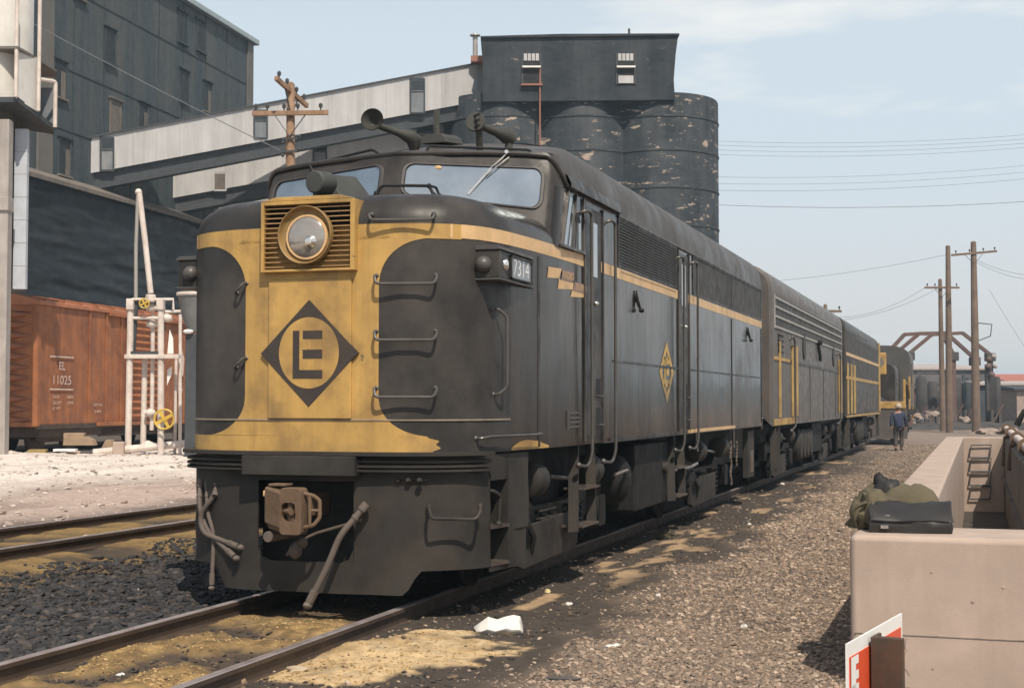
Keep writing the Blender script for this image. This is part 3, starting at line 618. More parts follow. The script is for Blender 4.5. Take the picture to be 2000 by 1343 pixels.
lp1 = MB(); lp1.tube(bend([(.08,fy+.06,.96),(.17,fy+.08,.94),(.215,fy+.10,.90),(.215,fy+.10,.76),(.17,fy+.08,.70),(.08,fy+.06,.68)],.02), .017, 8); lp1.tube([(.14,fy+.07,.95),(.14,fy+.07,.69)], .014, 8); lp1.tube([(.14,fy+.07,.82),(.215,fy+.10,.82)], .012, 8); lp1.build('coupler_guard', M_rust, cpl)
MB().box(-.26,-.10,-.24,-.10,1.008,1.03).build('coupler_lug', M_rust, cpl, bevel=.008); MB().box(-.33,-.28,-.20,-.12,.92,.97).build('coupler_lug', M_tan, cpl, bevel=.008)
MB().cyl((-.25,-.26,.595),(-.21,.2,.595),.045).build('coupler_pipe', M_hose, cpl)
# draught pocket and dark recess behind the opening
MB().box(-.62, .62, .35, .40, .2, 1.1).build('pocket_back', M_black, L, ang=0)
cb = MB(); cb.tube([lp(560,1085,y=.0), lp(575,1060,y=.05), lp(620,1040,y=.1), lp(690,1020,y=.05), lp(705,1015,y=.0)], .014, 8); cb.ball(lp(577,1075,y=-.05), .06, 8, 6, (1,1,1.2)); cb.ball(lp(590,1060,y=-.02), .05, 8, 6)
cb.build('coupler_chain', M_hose, L)
def hose(pts, r, m=M_hose, gl=True):
    g = MB(); P = [Vector(p) for p in pts]; S = bend(P, .12, 5); g.tube(S, r, 10)
    if gl:
        d = (P[-1]-P[-2]).normalized(); g.cyl(P[-1]-d*.03, P[-1]+d*.07, r*1.35, r*1.3, 10); g.ball(P[-1]+d*.10, r*1.5, 8, 6, (1,1.2,.9)); d = (P[1]-P[0]).normalized(); g.cyl(P[0]-d*.01, P[0]+d*.06, r*1.4, r*1.4, 10); g.cyl(P[0]+d*.12, P[0]+d*.15, r*1.25, r*1.25, 10); g.cyl(P[-1]-d*.0, P[-1]-d*.0+Vector((.0,.0,.02)), r*1.25, r*1.25, 10)
    return g.build('air_hose', m, L)
hose([lp(715,985,y=-.05), lp(690,1015,y=-.10), lp(664,1045,y=-.14), lp(640,1105,y=-.17), lp(612,1160,y=-.18)], .027)
M_hose2 = M_hose
hose([lp(392,938,y=.22), lp(388,985,y=.15), lp(400,1030,y=.12), lp(430,1062,y=.06), lp(448,1078,y=.02)], .021)
hose([lp(405,938,y=.20), lp(404,1000,y=.12), lp(418,1040,y=.10), lp(414,1125,y=.08)], .018)
hose([lp(425,938,y=.15), lp(420,965,y=.08), lp(390,1005,y=.10), lp(395,1040,y=.08), lp(452,1062,y=.04)], .022)
c3 = MB()
for px in (780, 800, 822): c3.lathe([(.022,0),(.026,-.03),(.016,-.05)], lp(px,940,y=.07), (0,1,-.4), 10)
c3.beam(lp(768,936,y=.06), lp(835,936,y=.12), .05, .016); c3.build('hose_receptacle', M_pilot, L)
grab('pilot_grab', [lp(838,990,y=.10), lp(838,990,y=.02), lp(842,1012,y=-.02), lp(930,1014,y=.22), lp(938,1000,y=.25), lp(938,988,y=.34)], .014, M_pilot)
# running gear
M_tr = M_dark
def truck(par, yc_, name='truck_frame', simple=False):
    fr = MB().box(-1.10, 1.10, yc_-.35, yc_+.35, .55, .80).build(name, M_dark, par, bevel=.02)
    for sg in (1, -1):
        x0, x1 = (1.10, 1.24) if sg > 0 else (-1.24, -1.10)
        pr = [(-1.95,.52),(-1.95,.86),(-1.15,.90),(-.75,.70),(.75,.70),(1.15,.90),(1.95,.86),(1.95,.52),(1.2,.50),(.85,.30),(-.85,.30),(-1.2,.50)]
        MB().prism([(x0, yc_+a, z) for a, z in (pr if sg > 0 else pr)], (x1-x0,0,0)).build('side_frame', M_pilot, fr, bevel=.015)
    MB().prism([(1.30, yc_+a, z) for a, z in ((-1.62,.22),(-1.62,.50),(-1.5,.56),(.42,.60),(.42,.26),(.3,.20),(-1.45,.17))], (.06,0,0)).build('frame_plate', M_pilot, fr, bevel=.012)
    for a in (-1.42, 1.42):
        wls = MB()
        for sg in (1, -1): wls.lathe([(.06,-.0),(.44,0),(.50,.01),(.50,.11),(.53,.13),(.53,.145),(.06,.145)], (sg*.86,yc_+a,.50), (-sg,0,0), 30)
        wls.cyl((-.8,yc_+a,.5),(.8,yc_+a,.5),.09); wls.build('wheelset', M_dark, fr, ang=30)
        MB().prism([(1.20,yc_+a+p,q) for p,q in rrect(-.17,.17,.34,.68,.06,3)], (.16,0,0)).build('journal_box', M_dark, fr, bevel=.01)
    for a in ((-.62,-.36,.36,.62) if not simple else (-.5,.5)):
        sp = MB(); P = []
        for k in range(50): t = k/49; an = t*2*PI*5; P.append((1.26+.085*math.cos(an), yc_+a+.085*math.sin(an), .30+.36*t))
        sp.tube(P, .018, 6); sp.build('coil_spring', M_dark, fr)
    for a in (-1.05, 1.0):
        bc = MB(); bc.lathe([(.10,-.06),(.155,-.03),(.165,.0),(.165,.20),(.15,.235),(.06,.25),(.03,.42)], (1.34,yc_+a-.22,.98), (0,1,0), 22); bc.build('brake_cylinder', M_pilot, fr)
    MB().tube([(1.36,yc_-.6,.98),(1.38,yc_-.2,.95),(1.36,yc_+.3,.92)], .02, 6).build('brake_rod', M_steel, fr); MB().tube([(1.3,yc_-1.3,.7),(1.4,yc_-1.25,.45),(1.35,yc_-1.2,.3)], .03, 6).build('brake_hanger', M_dark, fr)
    return fr
truck(L, 3.10); truck(L, 11.30)
MB().box(-1.02, 1.02, .75, 15.3, .62, 1.272).build('underframe_block', M_black, L, ang=0)  # solid black block added so no light shows through under the body
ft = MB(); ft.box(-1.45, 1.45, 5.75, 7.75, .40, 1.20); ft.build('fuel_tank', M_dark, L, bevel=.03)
MB().lathe([(.05,0),(.075,.0),(.075,.05),(.05,.06)], (1.45,7.35,.86), (1,0,0), 14).build('tank_filler', M_pilot, L)
ar = MB(); ar.lathe([(0,-.02),(.16,-.0),(.25,.06),(.29,.16),(.29,.7)], (1.50,5.20,.82), (-1,0,0), 24); ar.build('air_reservoir', M_dark, L)
for (y, z, r) in ((8.62,.74,.20),(9.1,.62,.15)): MB().lathe([(0,-.02),(r*.7,0),(r,.06),(r,.5)], (1.46,y,z), (-1,0,0), 20).build('air_reservoir', M_dark, L)
pp = MB(); pp.tube([(1.52,5.05,.93),(1.54,4.8,.93),(1.5,4.55,.9)], .02, 6); pp.build('piping', M_steel, L); pp = MB(); pp.tube([(1.4,8.2,.78),(1.5,8.9,.80),(1.5,9.4,.83)], .025, 6); pp.build('piping', M_steel, L); MB().tube([(1.45,9.6,1.27),(1.47,9.6,1.0)], .02, 6).build('drain_pipe', M_steel, L); pp = MB(); pp.tube([(1.45,12.9,1.27),(1.46,12.9,.95)], .025, 6); pp.build('piping', M_steel, L)
ch = MB()
for k in range(12):
    z = 1.05-k*.06; ch.ball((1.50, 12.35+.04*math.sin(k*1.3), z), .035, 6, 5, (.6,1,1.2)); 
    if k < 7: ch.ball((1.50, 12.95+.03*math.sin(k), z-.02), .03, 6, 5, (.6,1,1.2))
ch.build('hanging_chain', M_hose, L)
rs = MB(); rs.box(1.40,1.50,14.2,14.9,.38,1.2); rs.build('rear_step_panel', M_pilot, L, bevel=.01)
MB().box(1.50,1.512,14.4,14.75,.47,.85).build('rear_step_hole', M_steel, L)
# rear diaphragm
MB().box(-1.0, 1.0, 15.5, 16.0, 1.25, 4.1).build('diaphragm', M_black, L, ang=0)
MB().box(1.42, 1.56, 15.47, 15.62, 1.2, 3.9).build('rear_corner_post', M_grey, L, bevel=.04)

# ---------------------------------------------------------------- the two trailing units
def unit(y0, y1, label, third=False):
    u = thing('locomotive', label, 'locomotive', (LX, LY+y0, 0), 0, 'locomotives coupled in the train'); n = y1-y0
    b = MB(); rp = roof_pts(12, 1.55, 3.85, 4.50); pr = [(-1.55, 1.24)] + [(-x, z) for x, z in rp] + [(x, z) for x, z in rp[::-1][1:]] + [(1.55, 1.24)]
    b.grid([[Vector((x*q, y, 2.8+(z-2.8)*q)) for x, z in pr] for q, y in ((0,0),(.97,0),(1,.06),(1,n-.06),(.97,n),(0,n))], flip=True)
    b.build('body', M_unit2 if not third else M_grey, u, ang=38)
    X = 1.55
    def pl(name, m, *a, d=.012): return MB().box(X, X+d, *a).build(name, m, u, bevel=.003)
    def bar(name, m, y, z0, z1, wd): return MB().box(X, X+.05, y-wd/2, y+wd/2, z0, z1).build(name, m, u, bevel=.01)
    if not third:
        s = MB().box(X-.002, X+.004, .5, n-.35, 3.17, 3.84).build('side_screen', M_screen, u, ang=0)
        for z in (3.18, 3.39, 3.58, 3.76): MB().box(X, X+.022, .45, n-.3, z, z+.045).build('louvre_bar', M_galv, s, ang=0)
        MB().box(X, X+.02, .42, .47, 3.17, 3.84).build('screen_frame', M_galv, s, ang=0)
        bl = MB(); bl.box(X, X+.014, .45, n-.2, 2.545, 2.60); pl('belt_stripe', M_yel, .35, 2.7, 2.545, 2.61, d=.02); bl.build('belt_batten', M_grey, u)
        for y, wd in ((1.05,.06),(3.15,.14),(3.85,.17),(13.9,.12),(14.45,.12)): bar('yellow_post', M_ybar, y, 1.40, 2.93, wd)
        for y in (3.0, 13.6): grab('handrail', [Vector((X,y-.2,3.05)), Vector((X+.08,y-.2,3.1)), Vector((X+.08,y+.1,3.0)), Vector((X+.08,y+.1,1.2)), Vector((X,y,1.1))], .022, M_iron, par=u)
        for y in (5.4, 12.4):
            MB().lathe([(.29,0),(.29,.02),(.24,.025)], (X,y,2.98), (1,0,0), 24).build('porthole_ring', M_black, u); MB().lathe([(.24,0),(.24,.027)], (X,y,2.98), (1,0,0), 24).build('porthole_glass', M_screen, u)
        h = MB(); h.tube([(X+.02,8.3,3.2),(X+.06,8.35,2.9),(X+.06,8.45,2.75)], .04, 8); h.ball((X+.07,8.3,3.2), .07, 8, 6); h.build('latch_handle', M_black, u)
        v = MB()
        for k in range(4): v.box(X, X+.02, .95, 1.75, 2.72+k*.11, 2.745+k*.11)
        v.box(X, X+.02, .95, 1.0, 2.72, 3.08); v.build('vent_grille', M_black, u, ang=0)
        pl('sill_stripe', M_yel, .3, 3.9, 1.25, 1.38, d=.02)
        for y in (6.6, 9.7, 12.9): pl('panel_batten', M_grey, y-.02, y+.02, 1.3, 2.54)
    else:
        s = MB().box(X-.002, X+.005, .5, n-.4, 3.26, 3.80).build('side_screen', M_screen, u, ang=0)
        MB().box(X-.002, X+.005, 3.3, n-.5, 2.55, 3.12).build('dark_panel', M_screen, u, ang=0)
        pl('side_stripe', M_tan, .1, n-.2, 3.14, 3.24); pl('belt_stripe', M_yel, .1, n-.2, 2.42, 2.52, d=.016)
        for y, wd in ((.4,.14),(1.7,.16),(2.9,.28),(15.05,.40)): bar('yellow_post', M_ybar, y, 1.35, 2.9 if y < 10 else 4.1, wd)
        pl('sill_stripe', M_yel, .1, n-.1, 1.25, 1.31, d=.02)
    truck(u, 3.1); truck(u, n-3.1, simple=True)
    MB().box(-1.0, 1.0, .3, n-.3, .62, 1.235).build('underframe_block', M_black, u, ang=0)  # black block keeps light from showing through here too
    for k, y in enumerate((5.4, 6.1, 6.8, 7.5)): MB().lathe([(0,-.02),(.3,0),(.36,.06),(.36,.9)], (1.45,y+.3,.72), (-1,0,0), 22).build('air_reservoir', M_pilot, u)
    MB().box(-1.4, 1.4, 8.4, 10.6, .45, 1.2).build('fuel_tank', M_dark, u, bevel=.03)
    for y in (.5, 1.0, n-.8): st = MB(); st.beam((1.5,y,1.25),(1.53,y-.15,.4),.04,.12,(1,0,0)); st.build('step_stringer', M_pilot, u)
    MB().box(-.95, .95, n, n+.5, 1.25, 4.0).build('diaphragm', M_black, u, ang=0)
    MB().box(-.9, .9, -.7, 0, 1.25, 4.0).build('diaphragm', M_black, u, ang=0)
    return u
M_unit2 = mat('unit_brown_grey_paint', (.105, .091, .082), .45, var=.15, dirt=(.07,.06,.054), damt=.6, dscale=1.0, streak=(.05,.045,.042), samt=.5, sscale=2.0, bump=.1, bscale=2)
M_ybar = mat('dusty_yellow_paint', (.40,.27,.10), .6, var=.15, dirt=(.20,.14,.07), damt=.7, dscale=3)
M_galv = mat('galvanised_trim', (.34, .32, .30), .5, metal=.2, var=.1)
unit(16.9, 32.15, 'brown grey cabless booster unit with yellow door posts, second in the train')
unit(33.3, 48.6, 'third locomotive unit with two yellow stripes, last of the coupled train', True)

# ---------------------------------------------------------------- road switcher beyond the train
rsw = thing('road_switcher', 'dark locomotive with yellow end and handrails beyond the last train unit', 'locomotive', (LX+.95, LY+52.5, 0))
b = MB(); rp = roof_pts(10, 1.45, 3.6, 4.35); pr = [(-1.45,1.5)] + [(-x,z) for x,z in rp] + [(x,z) for x,z in rp[::-1][1:]] + [(1.45,1.5)]
b.grid([[Vector((x*q, y, 2.6+(z-2.6)*q)) for x, z in pr] for q, y in ((0,4.6),(1,4.6),(1,8.0),(0,8.0))], flip=True); b.build('cab', M_roof, rsw, ang=38)
b = MB(); rp = roof_pts(10, 1.0, 2.9, 3.55); pr = [(-1.0,1.5)] + [(-x,z) for x,z in rp] + [(x,z) for x,z in rp[::-1][1:]] + [(1.0,1.5)]
b.grid([[Vector((x*q, y, 2.2+(z-2.2)*q)) for x, z in pr] for q, y in ((0,1.2),(.95,1.2),(1,1.4),(1,4.6))], flip=True); b.build('hood', M_grey, rsw, ang=38)
b = MB().box(-1.5,1.5,0,9,1.15,1.4); b.build('deck', M_dark, rsw, bevel=.02)
MB().prism([(-1.5,-.05,.15),(1.5,-.05,.15),(1.5,-.05,1.42),(-1.5,-.05,1.42)], (0,.08,0)).build('end_plate', M_unit2, rsw)
MB().box(-1.35,1.45,-.1,-.02,1.45,1.75).build('end_sill', M_yel, rsw, bevel=.02)
MB().box(.08,.66,-.2,.0,2.9,3.85).build('headlight_board', M_yel, rsw, bevel=.05); MB().box(.0,.16,-.12,.02,1.4,2.95).build('board_post', M_yel, rsw); MB().cyl((.38,-.22,3.45),(.38,-.18,3.45),.2).build('headlight', M_lens, rsw)
b = MB()
for x in (-1.4, 1.4): b.box(x-.05,x+.05,-.06,.04,1.4,2.7)
b.tube([(1.4,0,2.6),(1.4,3.0,2.5),(1.42,4.4,1.9)],.04,6); b.box(1.38,1.46,7.2,7.3,.9,3.0); b.box(1.38,1.46,4.3,4.4,1.4,2.9); b.build('handrail', M_yel, rsw)
MB().box(1.44,1.47,5.2,6.6,2.6,3.5).build('cab_window', M_darkpane, rsw, ang=0)
truck(rsw, 3.0, simple=True)

# ---------------------------------------------------------------- boxcar on the siding
BD = Vector((-math.sin(math.radians(5.35)), math.cos(math.radians(5.35)), 0)); BN = Vector((BD.y, -BD.x, 0))
bc = thing('boxcar', 'rust red boxcar with white lettering EL and ribbed end by the black building', 'boxcar', (-23.21, 31.32, .35), math.radians(5.35))
# local: x = outward from the near flank (0) to -3.1, y along the car, z above rail
M_bxs = M_box
bd = MB(); bd.box(-3.05, -.02, .03, 12.2, .72, 3.72); body = bd.build('body', M_box, bc, bevel=.03)
b = MB(); P = [(.05,3.70),(.04,3.80),(-.8,3.98),(-1.53,4.05),(-2.26,3.98),(-3.1,3.80),(-3.12,3.70)]; b.prism([(x,-.08,z) for x,z in P][::-1], (0,12.4,0)); b.build('roof', mat('boxcar_roof_paint', (.36,.14,.065), .65, var=.15, dirt=(.2,.08,.04), damt=.5), bc, bevel=.01)
for k in range(14): MB().beam((.03,.3+k*.9,3.83),(-1.5,.3+k*.9,4.08),.05,.04).build('roof_seam', M_box, bc, ang=0)
e = None
for k in range(11):
    z = .85 + k*.262
    P = [(-.25,0),(-.45,.03),(-.8,.075),(-2.3,.075),(-2.65,.03),(-2.85,0)]
    if e is None:
        g = MB(); rows = []
        for t in range(7):
            a = PI*t/6; rows.append([Vector((x, .03-h*math.sin(a)*2.0-.002, -.10*math.cos(a)*(h/.075*.85+.15))) for x, h in P])
        g.grid(rows); e = g.build('end_rib', M_box, bc, loc=(0,0,z))
    else: c = e.copy(); COL.objects.link(c); c.parent = bc; c.location = (0,0,z)
b = MB(); b.box(-.14,.01,-.06,.10,.70,3.74); b.box(-3.07,-2.93,-.06,.10,.70,3.74); b.box(-3.07,.0,-.04,.03,3.55,3.74); b.box(-3.07,.0,-.05,.03,.68,.80); b.build('corner_post', M_box, bc, bevel=.015)
for y in (2.62, 3.55, 4.42, 7.2, 8.2, 9.2, 10.2, 11.2): MB().box(-.02,.015,y-.05,y+.05,.74,3.70).build('side_post', M_box, bc, bevel=.01)
dr = MB().box(-.02, .07, 4.70, 6.75, .78, 3.62).build('door', M_box, bc, bevel=.015); s = None
for k in range(15):
    z = .92+k*.186
    if s is None: s = MB().prism([(.07,4.85,-.05),(.125,4.85,-.01),(.07,4.85,.06)], (0,1.75,0)).build('door_rib', M_box, dr, ang=0, loc=(0,0,z))
    else: c = s.copy(); COL.objects.link(c); c.parent = dr; c.location = (0,0,z)
MB().box(.0,.10,3.6,9.0,3.62,3.70).build('door_track', M_box, bc, bevel=.01); MB().box(.0,.10,3.0,9.0,.66,.76).build('door_track', M_box, bc, bevel=.01)
b = MB(); b.box(-2.9,-.08,.2,12.0,.42,.72); b.box(-.10,.0,.0,12.2,.62,.74); b.box(-.18,-.08,3.4,8.4,.38,.70); b.build('sill', M_boxdk, bc, bevel=.01)
lt = MB()
def ltx(s, y, z, size, sx=1.0): put_text(lt, s, (.0165, y, z), (0,1,0), (0,0,1), size, sx)
for z in (2.42, 1.60): lt.box(.004,.0165,.55,1.72,z,z+.035)
ltx('EL', 1.13, 2.20, .30, 1.1); ltx('11025', 1.13, 1.84, .32, 1.25)
for k, (s_, y) in enumerate((('CAPY', .85), ('LD LMT', .90), ('LT WT', .87))): ltx(s_, y, 1.42-k*.14, .11, 1.2)
for k, (s_, y) in enumerate((('100000', 1.55), ('123400', 1.55))): ltx(s_, y, 1.42-k*.14, .10, 1.2)
ltx('EXW 9-2', 3.05, 1.22, .10, 1.3); ltx('IL 40-6', 3.05, 1.05, .10, 1.3)
lt.build('lettering', M_letter, bc, ang=0)
el = MB(); put_text(el, '11025', (-1.1,-.046,3.645), (1,0,0), (0,0,1), .17, 1.4); el.build('end_lettering', M_letter, bc, ang=0)
fz = MB(); fz.prism([(.02+.0,8.1,3.2),(.02,8.45,2.6),(.02,8.4,2.1),(.02,8.15,2.0)], (.004,0,0)); fz.prism([(.02,8.0,1.9),(.02,8.35,1.7),(.02,8.15,1.0)], (.004,0,0)); fz.build('white_emblem', M_letter, bc, ang=0)
for y in (1.75, 10.4):
    tr = MB().box(-2.4,-.7,y-.2,y+.2,.35,.62).build('truck', M_boxdk, bc)
    for a in (-.85, .85):
        w_ = MB()
        for x in (-.55, -2.55): w_.lathe([(.05,0),(.40,0),(.42,.02),(.42,.12),(.45,.13)], (x,y+a,.42), (-1 if x > -1 else 1,0,0), 26)
        w_.cyl((-2.5,y+a,.42),(-.6,y+a,.42),.07); w_.build('wheelset', M_boxdk, tr)
    for x in (-.53, -2.67): MB().prism([(x,y-1.2,.35),(x,y-1.0,.55),(x,y-.35,.62),(x,y+.35,.62),(x,y+1.0,.55),(x,y+1.2,.35),(x,y+.9,.28),(x,y-.9,.28)], (.12,0,0)).build('side_frame', M_boxdk, tr)
bc.scale = (1, 1, 1.055)
# grey covered hopper standing beyond the boxcar
hp = thing('hopper_car', 'grey hopper car partly hidden behind the leading locomotive, beside the boxcar', 'hopper car', (-21.9, 44.2, .35), math.radians(5.35))
b = MB(); b.prism([(0,0,.9),(0,0,3.3),(-.5,0,3.6),(-2.6,0,3.6),(-3.1,0,3.3),(-3.1,0,.9)][::-1], (0,9,0)); b.build('body', mat('hopper_grey_paint', (.16,.165,.17), .6, dirt=(.1,.09,.085)), hp, bevel=.03)
for k in range(8): MB().box(0,.08,.3+k*1.2,.42+k*1.2,.9,3.3).build('side_post', MATS['hopper_grey_paint'], hp, bevel=.01)
for y in (1.2, 7.8):
    for a in (-.85,.85): MB().lathe([(.05,0),(.42,.02),(.42,.12)], (-.55,y+a,.42), (-1,0,0), 20).build('wheel', M_boxdk, hp)
MB().box(-2.8,-.3,.2,8.8,.55,.9).build('underframe_block', M_boxdk, hp)

# ---------------------------------------------------------------- ground: one sheet to the horizon
XR, XL_ = -4.585, -6.095                 # rails under the train
X2 = (-10.85, -9.34); Z2 = .24           # rails of the siding, a little higher
def gz0(x): return np.interp(x, [-400,-60,-26,-20,-16,-12.5,-11.2,-9.0,-8.3,-6.5,-4.2,-3.0,-.8,3,60,400], [.6,.4,.36,.34,.32,.16,.10,.09,-.02,-.10,-.115,-.14,-.15,-.16,-.12,0])
def axis(segs):
    o = []
    for a, b_, st in segs: o += list(np.arange(a, b_, st))
    return np.array(o + [segs[-1][1]])
gx = axis([(-900,-100,100),(-100,-40,10),(-40,-22,1.2),(-22,-12,.16),(-12,-9,.07),(-9,-.9,.042),(-.9,3,.18),(3,20,1.5),(20,100,10),(100,900,100)])
gy = axis([(-60,0,6),(0,6.6,.6),(6.6,14,.042),(14,22,.075),(22,45,.18),(45,110,.8),(110,300,10),(300,1500,100)])
GX, GY = np.meshgrid(gx, gy)
n1 = fbm(GX*.9+40, GY*.9+9, 5); n2 = fbm(GX*3.1, GY*3.1, 4); n3 = fbm(GX*9+5, GY*9+3, 3); n4 = fbm(GX*.35+70, GY*.35+11, 4); nst = fbm(GX*1.3+9, GY*.35+3, 5)
GZ = gz0(GX)
near = sstep(160, 40, GY)*sstep(-60, -30, GX)*sstep(30, 10, GX)
amp = .05*(n1-.5) + .035*(n2-.5) + .022*(n3-.5)
# bands of ground: sand spill, cinders, oily dirt, ballast stone, white lime bank
def band(a, b_, soft, wob): 
    xx = GX + wob*(n1-.5)*2 + wob*.6*(n2-.5)*2
    return sstep(a-soft, a+soft, xx)*sstep(b_+soft, b_-soft, xx)
n5 = fbm(GX*22+1, GY*22+7, 3)
sand_mid = band(XL_+.04, XR-.04, .12, .12)*sstep(11.9, 10.3, GY+2.2*(n1-.5))*sstep(.40, .54, n2*.45+n1*.45+n3*.1+.02)
sand_rt = sstep(.93, .80, np.hypot((GX+4.15)/(.62+.10*(GY-8.6)), (GY-9.55)/1.35)+1.2*(n1-.5)+.9*(n2-.5)+.5*(n3-.5))*(GX > XR+.03)
sand_si = band(X2[0]-.1, X2[1]+.95, .25, .35)*sstep(.38, .56, n1*.6+n2*.4)
nsp = fbm(GX*2.6+19, GY*.7+33, 5); spill = band(-4.5, -3.4, .3, .3)*sstep(.665, .71, nsp)*(GY > 12)*.9
sand = np.clip(np.maximum.reduce([sand_mid, sand_rt, sand_si, spill]), 0, 1)
lime = sstep(-13.6, -16.0, GX+2.2*(n4-.5)+1.4*(n1-.5)+.8*(n2-.5))*(1-.25*sstep(.5,.62,nst))
pink = sstep(-11.2, -12.6, GX+.7*(n1-.5))
cind = band(-8.75, -6.2, .25, .3)
dirt_w = np.interp(GY, [5, 9, 14, 30, 60], [1.6, 1.45, 1.5, 1.1, .8])
grav = sstep(0, .75, (GX - (XR + .45 + dirt_w*.62)) + 1.3*(n1-.5) + .6*(n2-.5) + .5*(nst-.5))
far = sstep(38, 70, GY)
GZ = GZ + near*amp*(.6+.6*cind) + near*(sand_mid*(.03*(n1-.1)+.05*(n2-.5)+.025*(n3-.5)) + sand_rt*(.035*n1+.05*(n2-.4)+.03*(n3-.5)) + sand_si*.07*n1) - near*.03*band(XL_, XR, .1, 0)*(1-sand_mid)
GZ = np.where(np.abs(GX-XL_) < .10, np.minimum(GZ, -.13), GZ); GZ = np.where(np.abs(GX-XR) < .10, np.minimum(GZ, -.13), GZ)
for xr in X2: GZ = np.where(np.abs(GX-xr) < .10, np.minimum(GZ, Z2-.13), GZ)
GZ = GZ + lime*near*(.16*np.exp(-((GX+21)/4.5)**2) * sstep(34, 28, GY))
C = np.zeros(GX.shape+(3,)); 
def lay(m, c): 
    global C
    C = C*(1-m[..., None]) + np.array(c)*m[..., None]
lay(np.ones_like(GX), (.062,.050,.041))
lay(grav, (.20,.152,.115)); lay(grav*sstep(.56,.42,n1)*.7, (.095,.074,.058)); lay(grav*sstep(.55,.68,n2*.5+nst*.5)*.5, (.13,.10,.078))
lay(far*(GX > -8), (.21,.165,.135))
lay(cind, (.028,.027,.028)); lay(band(-9.2,-8.1,.3,.4)*.8, (.085,.06,.04))
lay(sand_si, (.22,.145,.06))
lay(pink, (.41,.32,.275)); lay(pink*sstep(.5,.66,nst), (.30,.23,.195)); lay(lime, (.66,.59,.53)); lay(lime*sstep(.52,.66,n2*.4+nst*.6)*.6, (.50,.43,.385)); lay(lime*sstep(.57,.70,n3*.6+n2*.4)*.4, (.38,.32,.285))
lay(band(XL_,XR,.06,0)*(1-sand_mid)*(GY<12.5), (.075,.055,.042)); lay(sand_mid, (.36,.24,.10)); lay(sand_mid*sstep(.47,.62,n3*.5+n2*.5)*.8, (.15,.095,.045)); lay(sand_mid*sstep(.52,.64,n5*.6+n3*.4)*.6, (.10,.07,.04)); lay(sand_rt, (.50,.36,.20)); lay(sand_rt*sstep(.45,.62,n2)*.7, (.27,.18,.09)); lay(sand_rt*sstep(.52,.66,n3*.5+n5*.5)*.7, (.16,.115,.07)); lay(sand_rt*sstep(.48,.62,n3*.4+nst*.6)*.6, (.50,.39,.24)); lay(spill, (.36,.25,.15))
lay(sstep(-24,-27,GX)*1.0, (.10,.085,.075))
idx = np.arange(GX.size).reshape(GX.shape)
q = np.stack([idx[:-1,:-1], idx[:-1,1:], idx[1:,1:], idx[1:,:-1]], -1)
cxm = (GX[:-1,:-1]+GX[1:,1:])/2; cym = (GY[:-1,:-1]+GY[1:,1:])/2
PIT = (-.80, .60, 9.75, 38.2)
q = q[~((cxm > PIT[0]+.1) & (cxm < PIT[1]+.02) & (cym > PIT[2]+.15) & (cym < PIT[3]-.1))].reshape(-1, 4)
def np_mesh(name, V, Q, mats, col=None, smooth=True):
    me = bpy.data.meshes.new(name); k = Q.shape[1]
    me.vertices.add(len(V)); me.vertices.foreach_set('co', np.ascontiguousarray(V, dtype=np.float32).ravel())
    me.loops.add(Q.size); me.loops.foreach_set('vertex_index', np.ascontiguousarray(Q, dtype=np.int32).ravel())
    me.polygons.add(len(Q)); me.polygons.foreach_set('loop_start', np.arange(0, Q.size, k, dtype=np.int32))
    try: me.polygons.foreach_set('loop_total', np.full(len(Q), k, dtype=np.int32))
    except Exception: pass
    me.update(calc_edges=True); me.validate()
    if col is not None:
        a = me.color_attributes.new('tone', 'FLOAT_COLOR', 'POINT'); cc = np.ones((len(V), 4), np.float32); cc[:, :3] = col; a.data.foreach_set('color', cc.ravel())
    me.polygons.foreach_set('use_smooth', np.full(len(Q), smooth)); me.materials.append(mats)
    o = bpy.data.objects.new(name, me); COL.objects.link(o); return o
M_ground = mat('yard_ground', (.2,.2,.2), .95, var=.22, vscale=9, bump=.55, bscale=38, spec=.2, attr='tone')
gr = np_mesh('ground', np.stack([GX, GY, GZ], -1).reshape(-1, 3), q, M_ground, C.reshape(-1, 3)); struct(gr)
def ground_at(x, y):
    i = np.clip(np.searchsorted(gx, x)-1, 0, len(gx)-2); j = np.clip(np.searchsorted(gy, y)-1, 0, len(gy)-2)
    fx = (x-gx[i])/(gx[i+1]-gx[i]); fy = (y-gy[j])/(gy[j+1]-gy[j])
    return GZ[j,i]*(1-fx)*(1-fy)+GZ[j,i+1]*fx*(1-fy)+GZ[j+1,i]*(1-fx)*fy+GZ[j+1,i+1]*fx*fy
def field_at(F, x, y):
    i = np.clip(np.searchsorted(gx, x)-1, 0, len(gx)-2); j = np.clip(np.searchsorted(gy, y)-1, 0, len(gy)-2); return F[j, i]
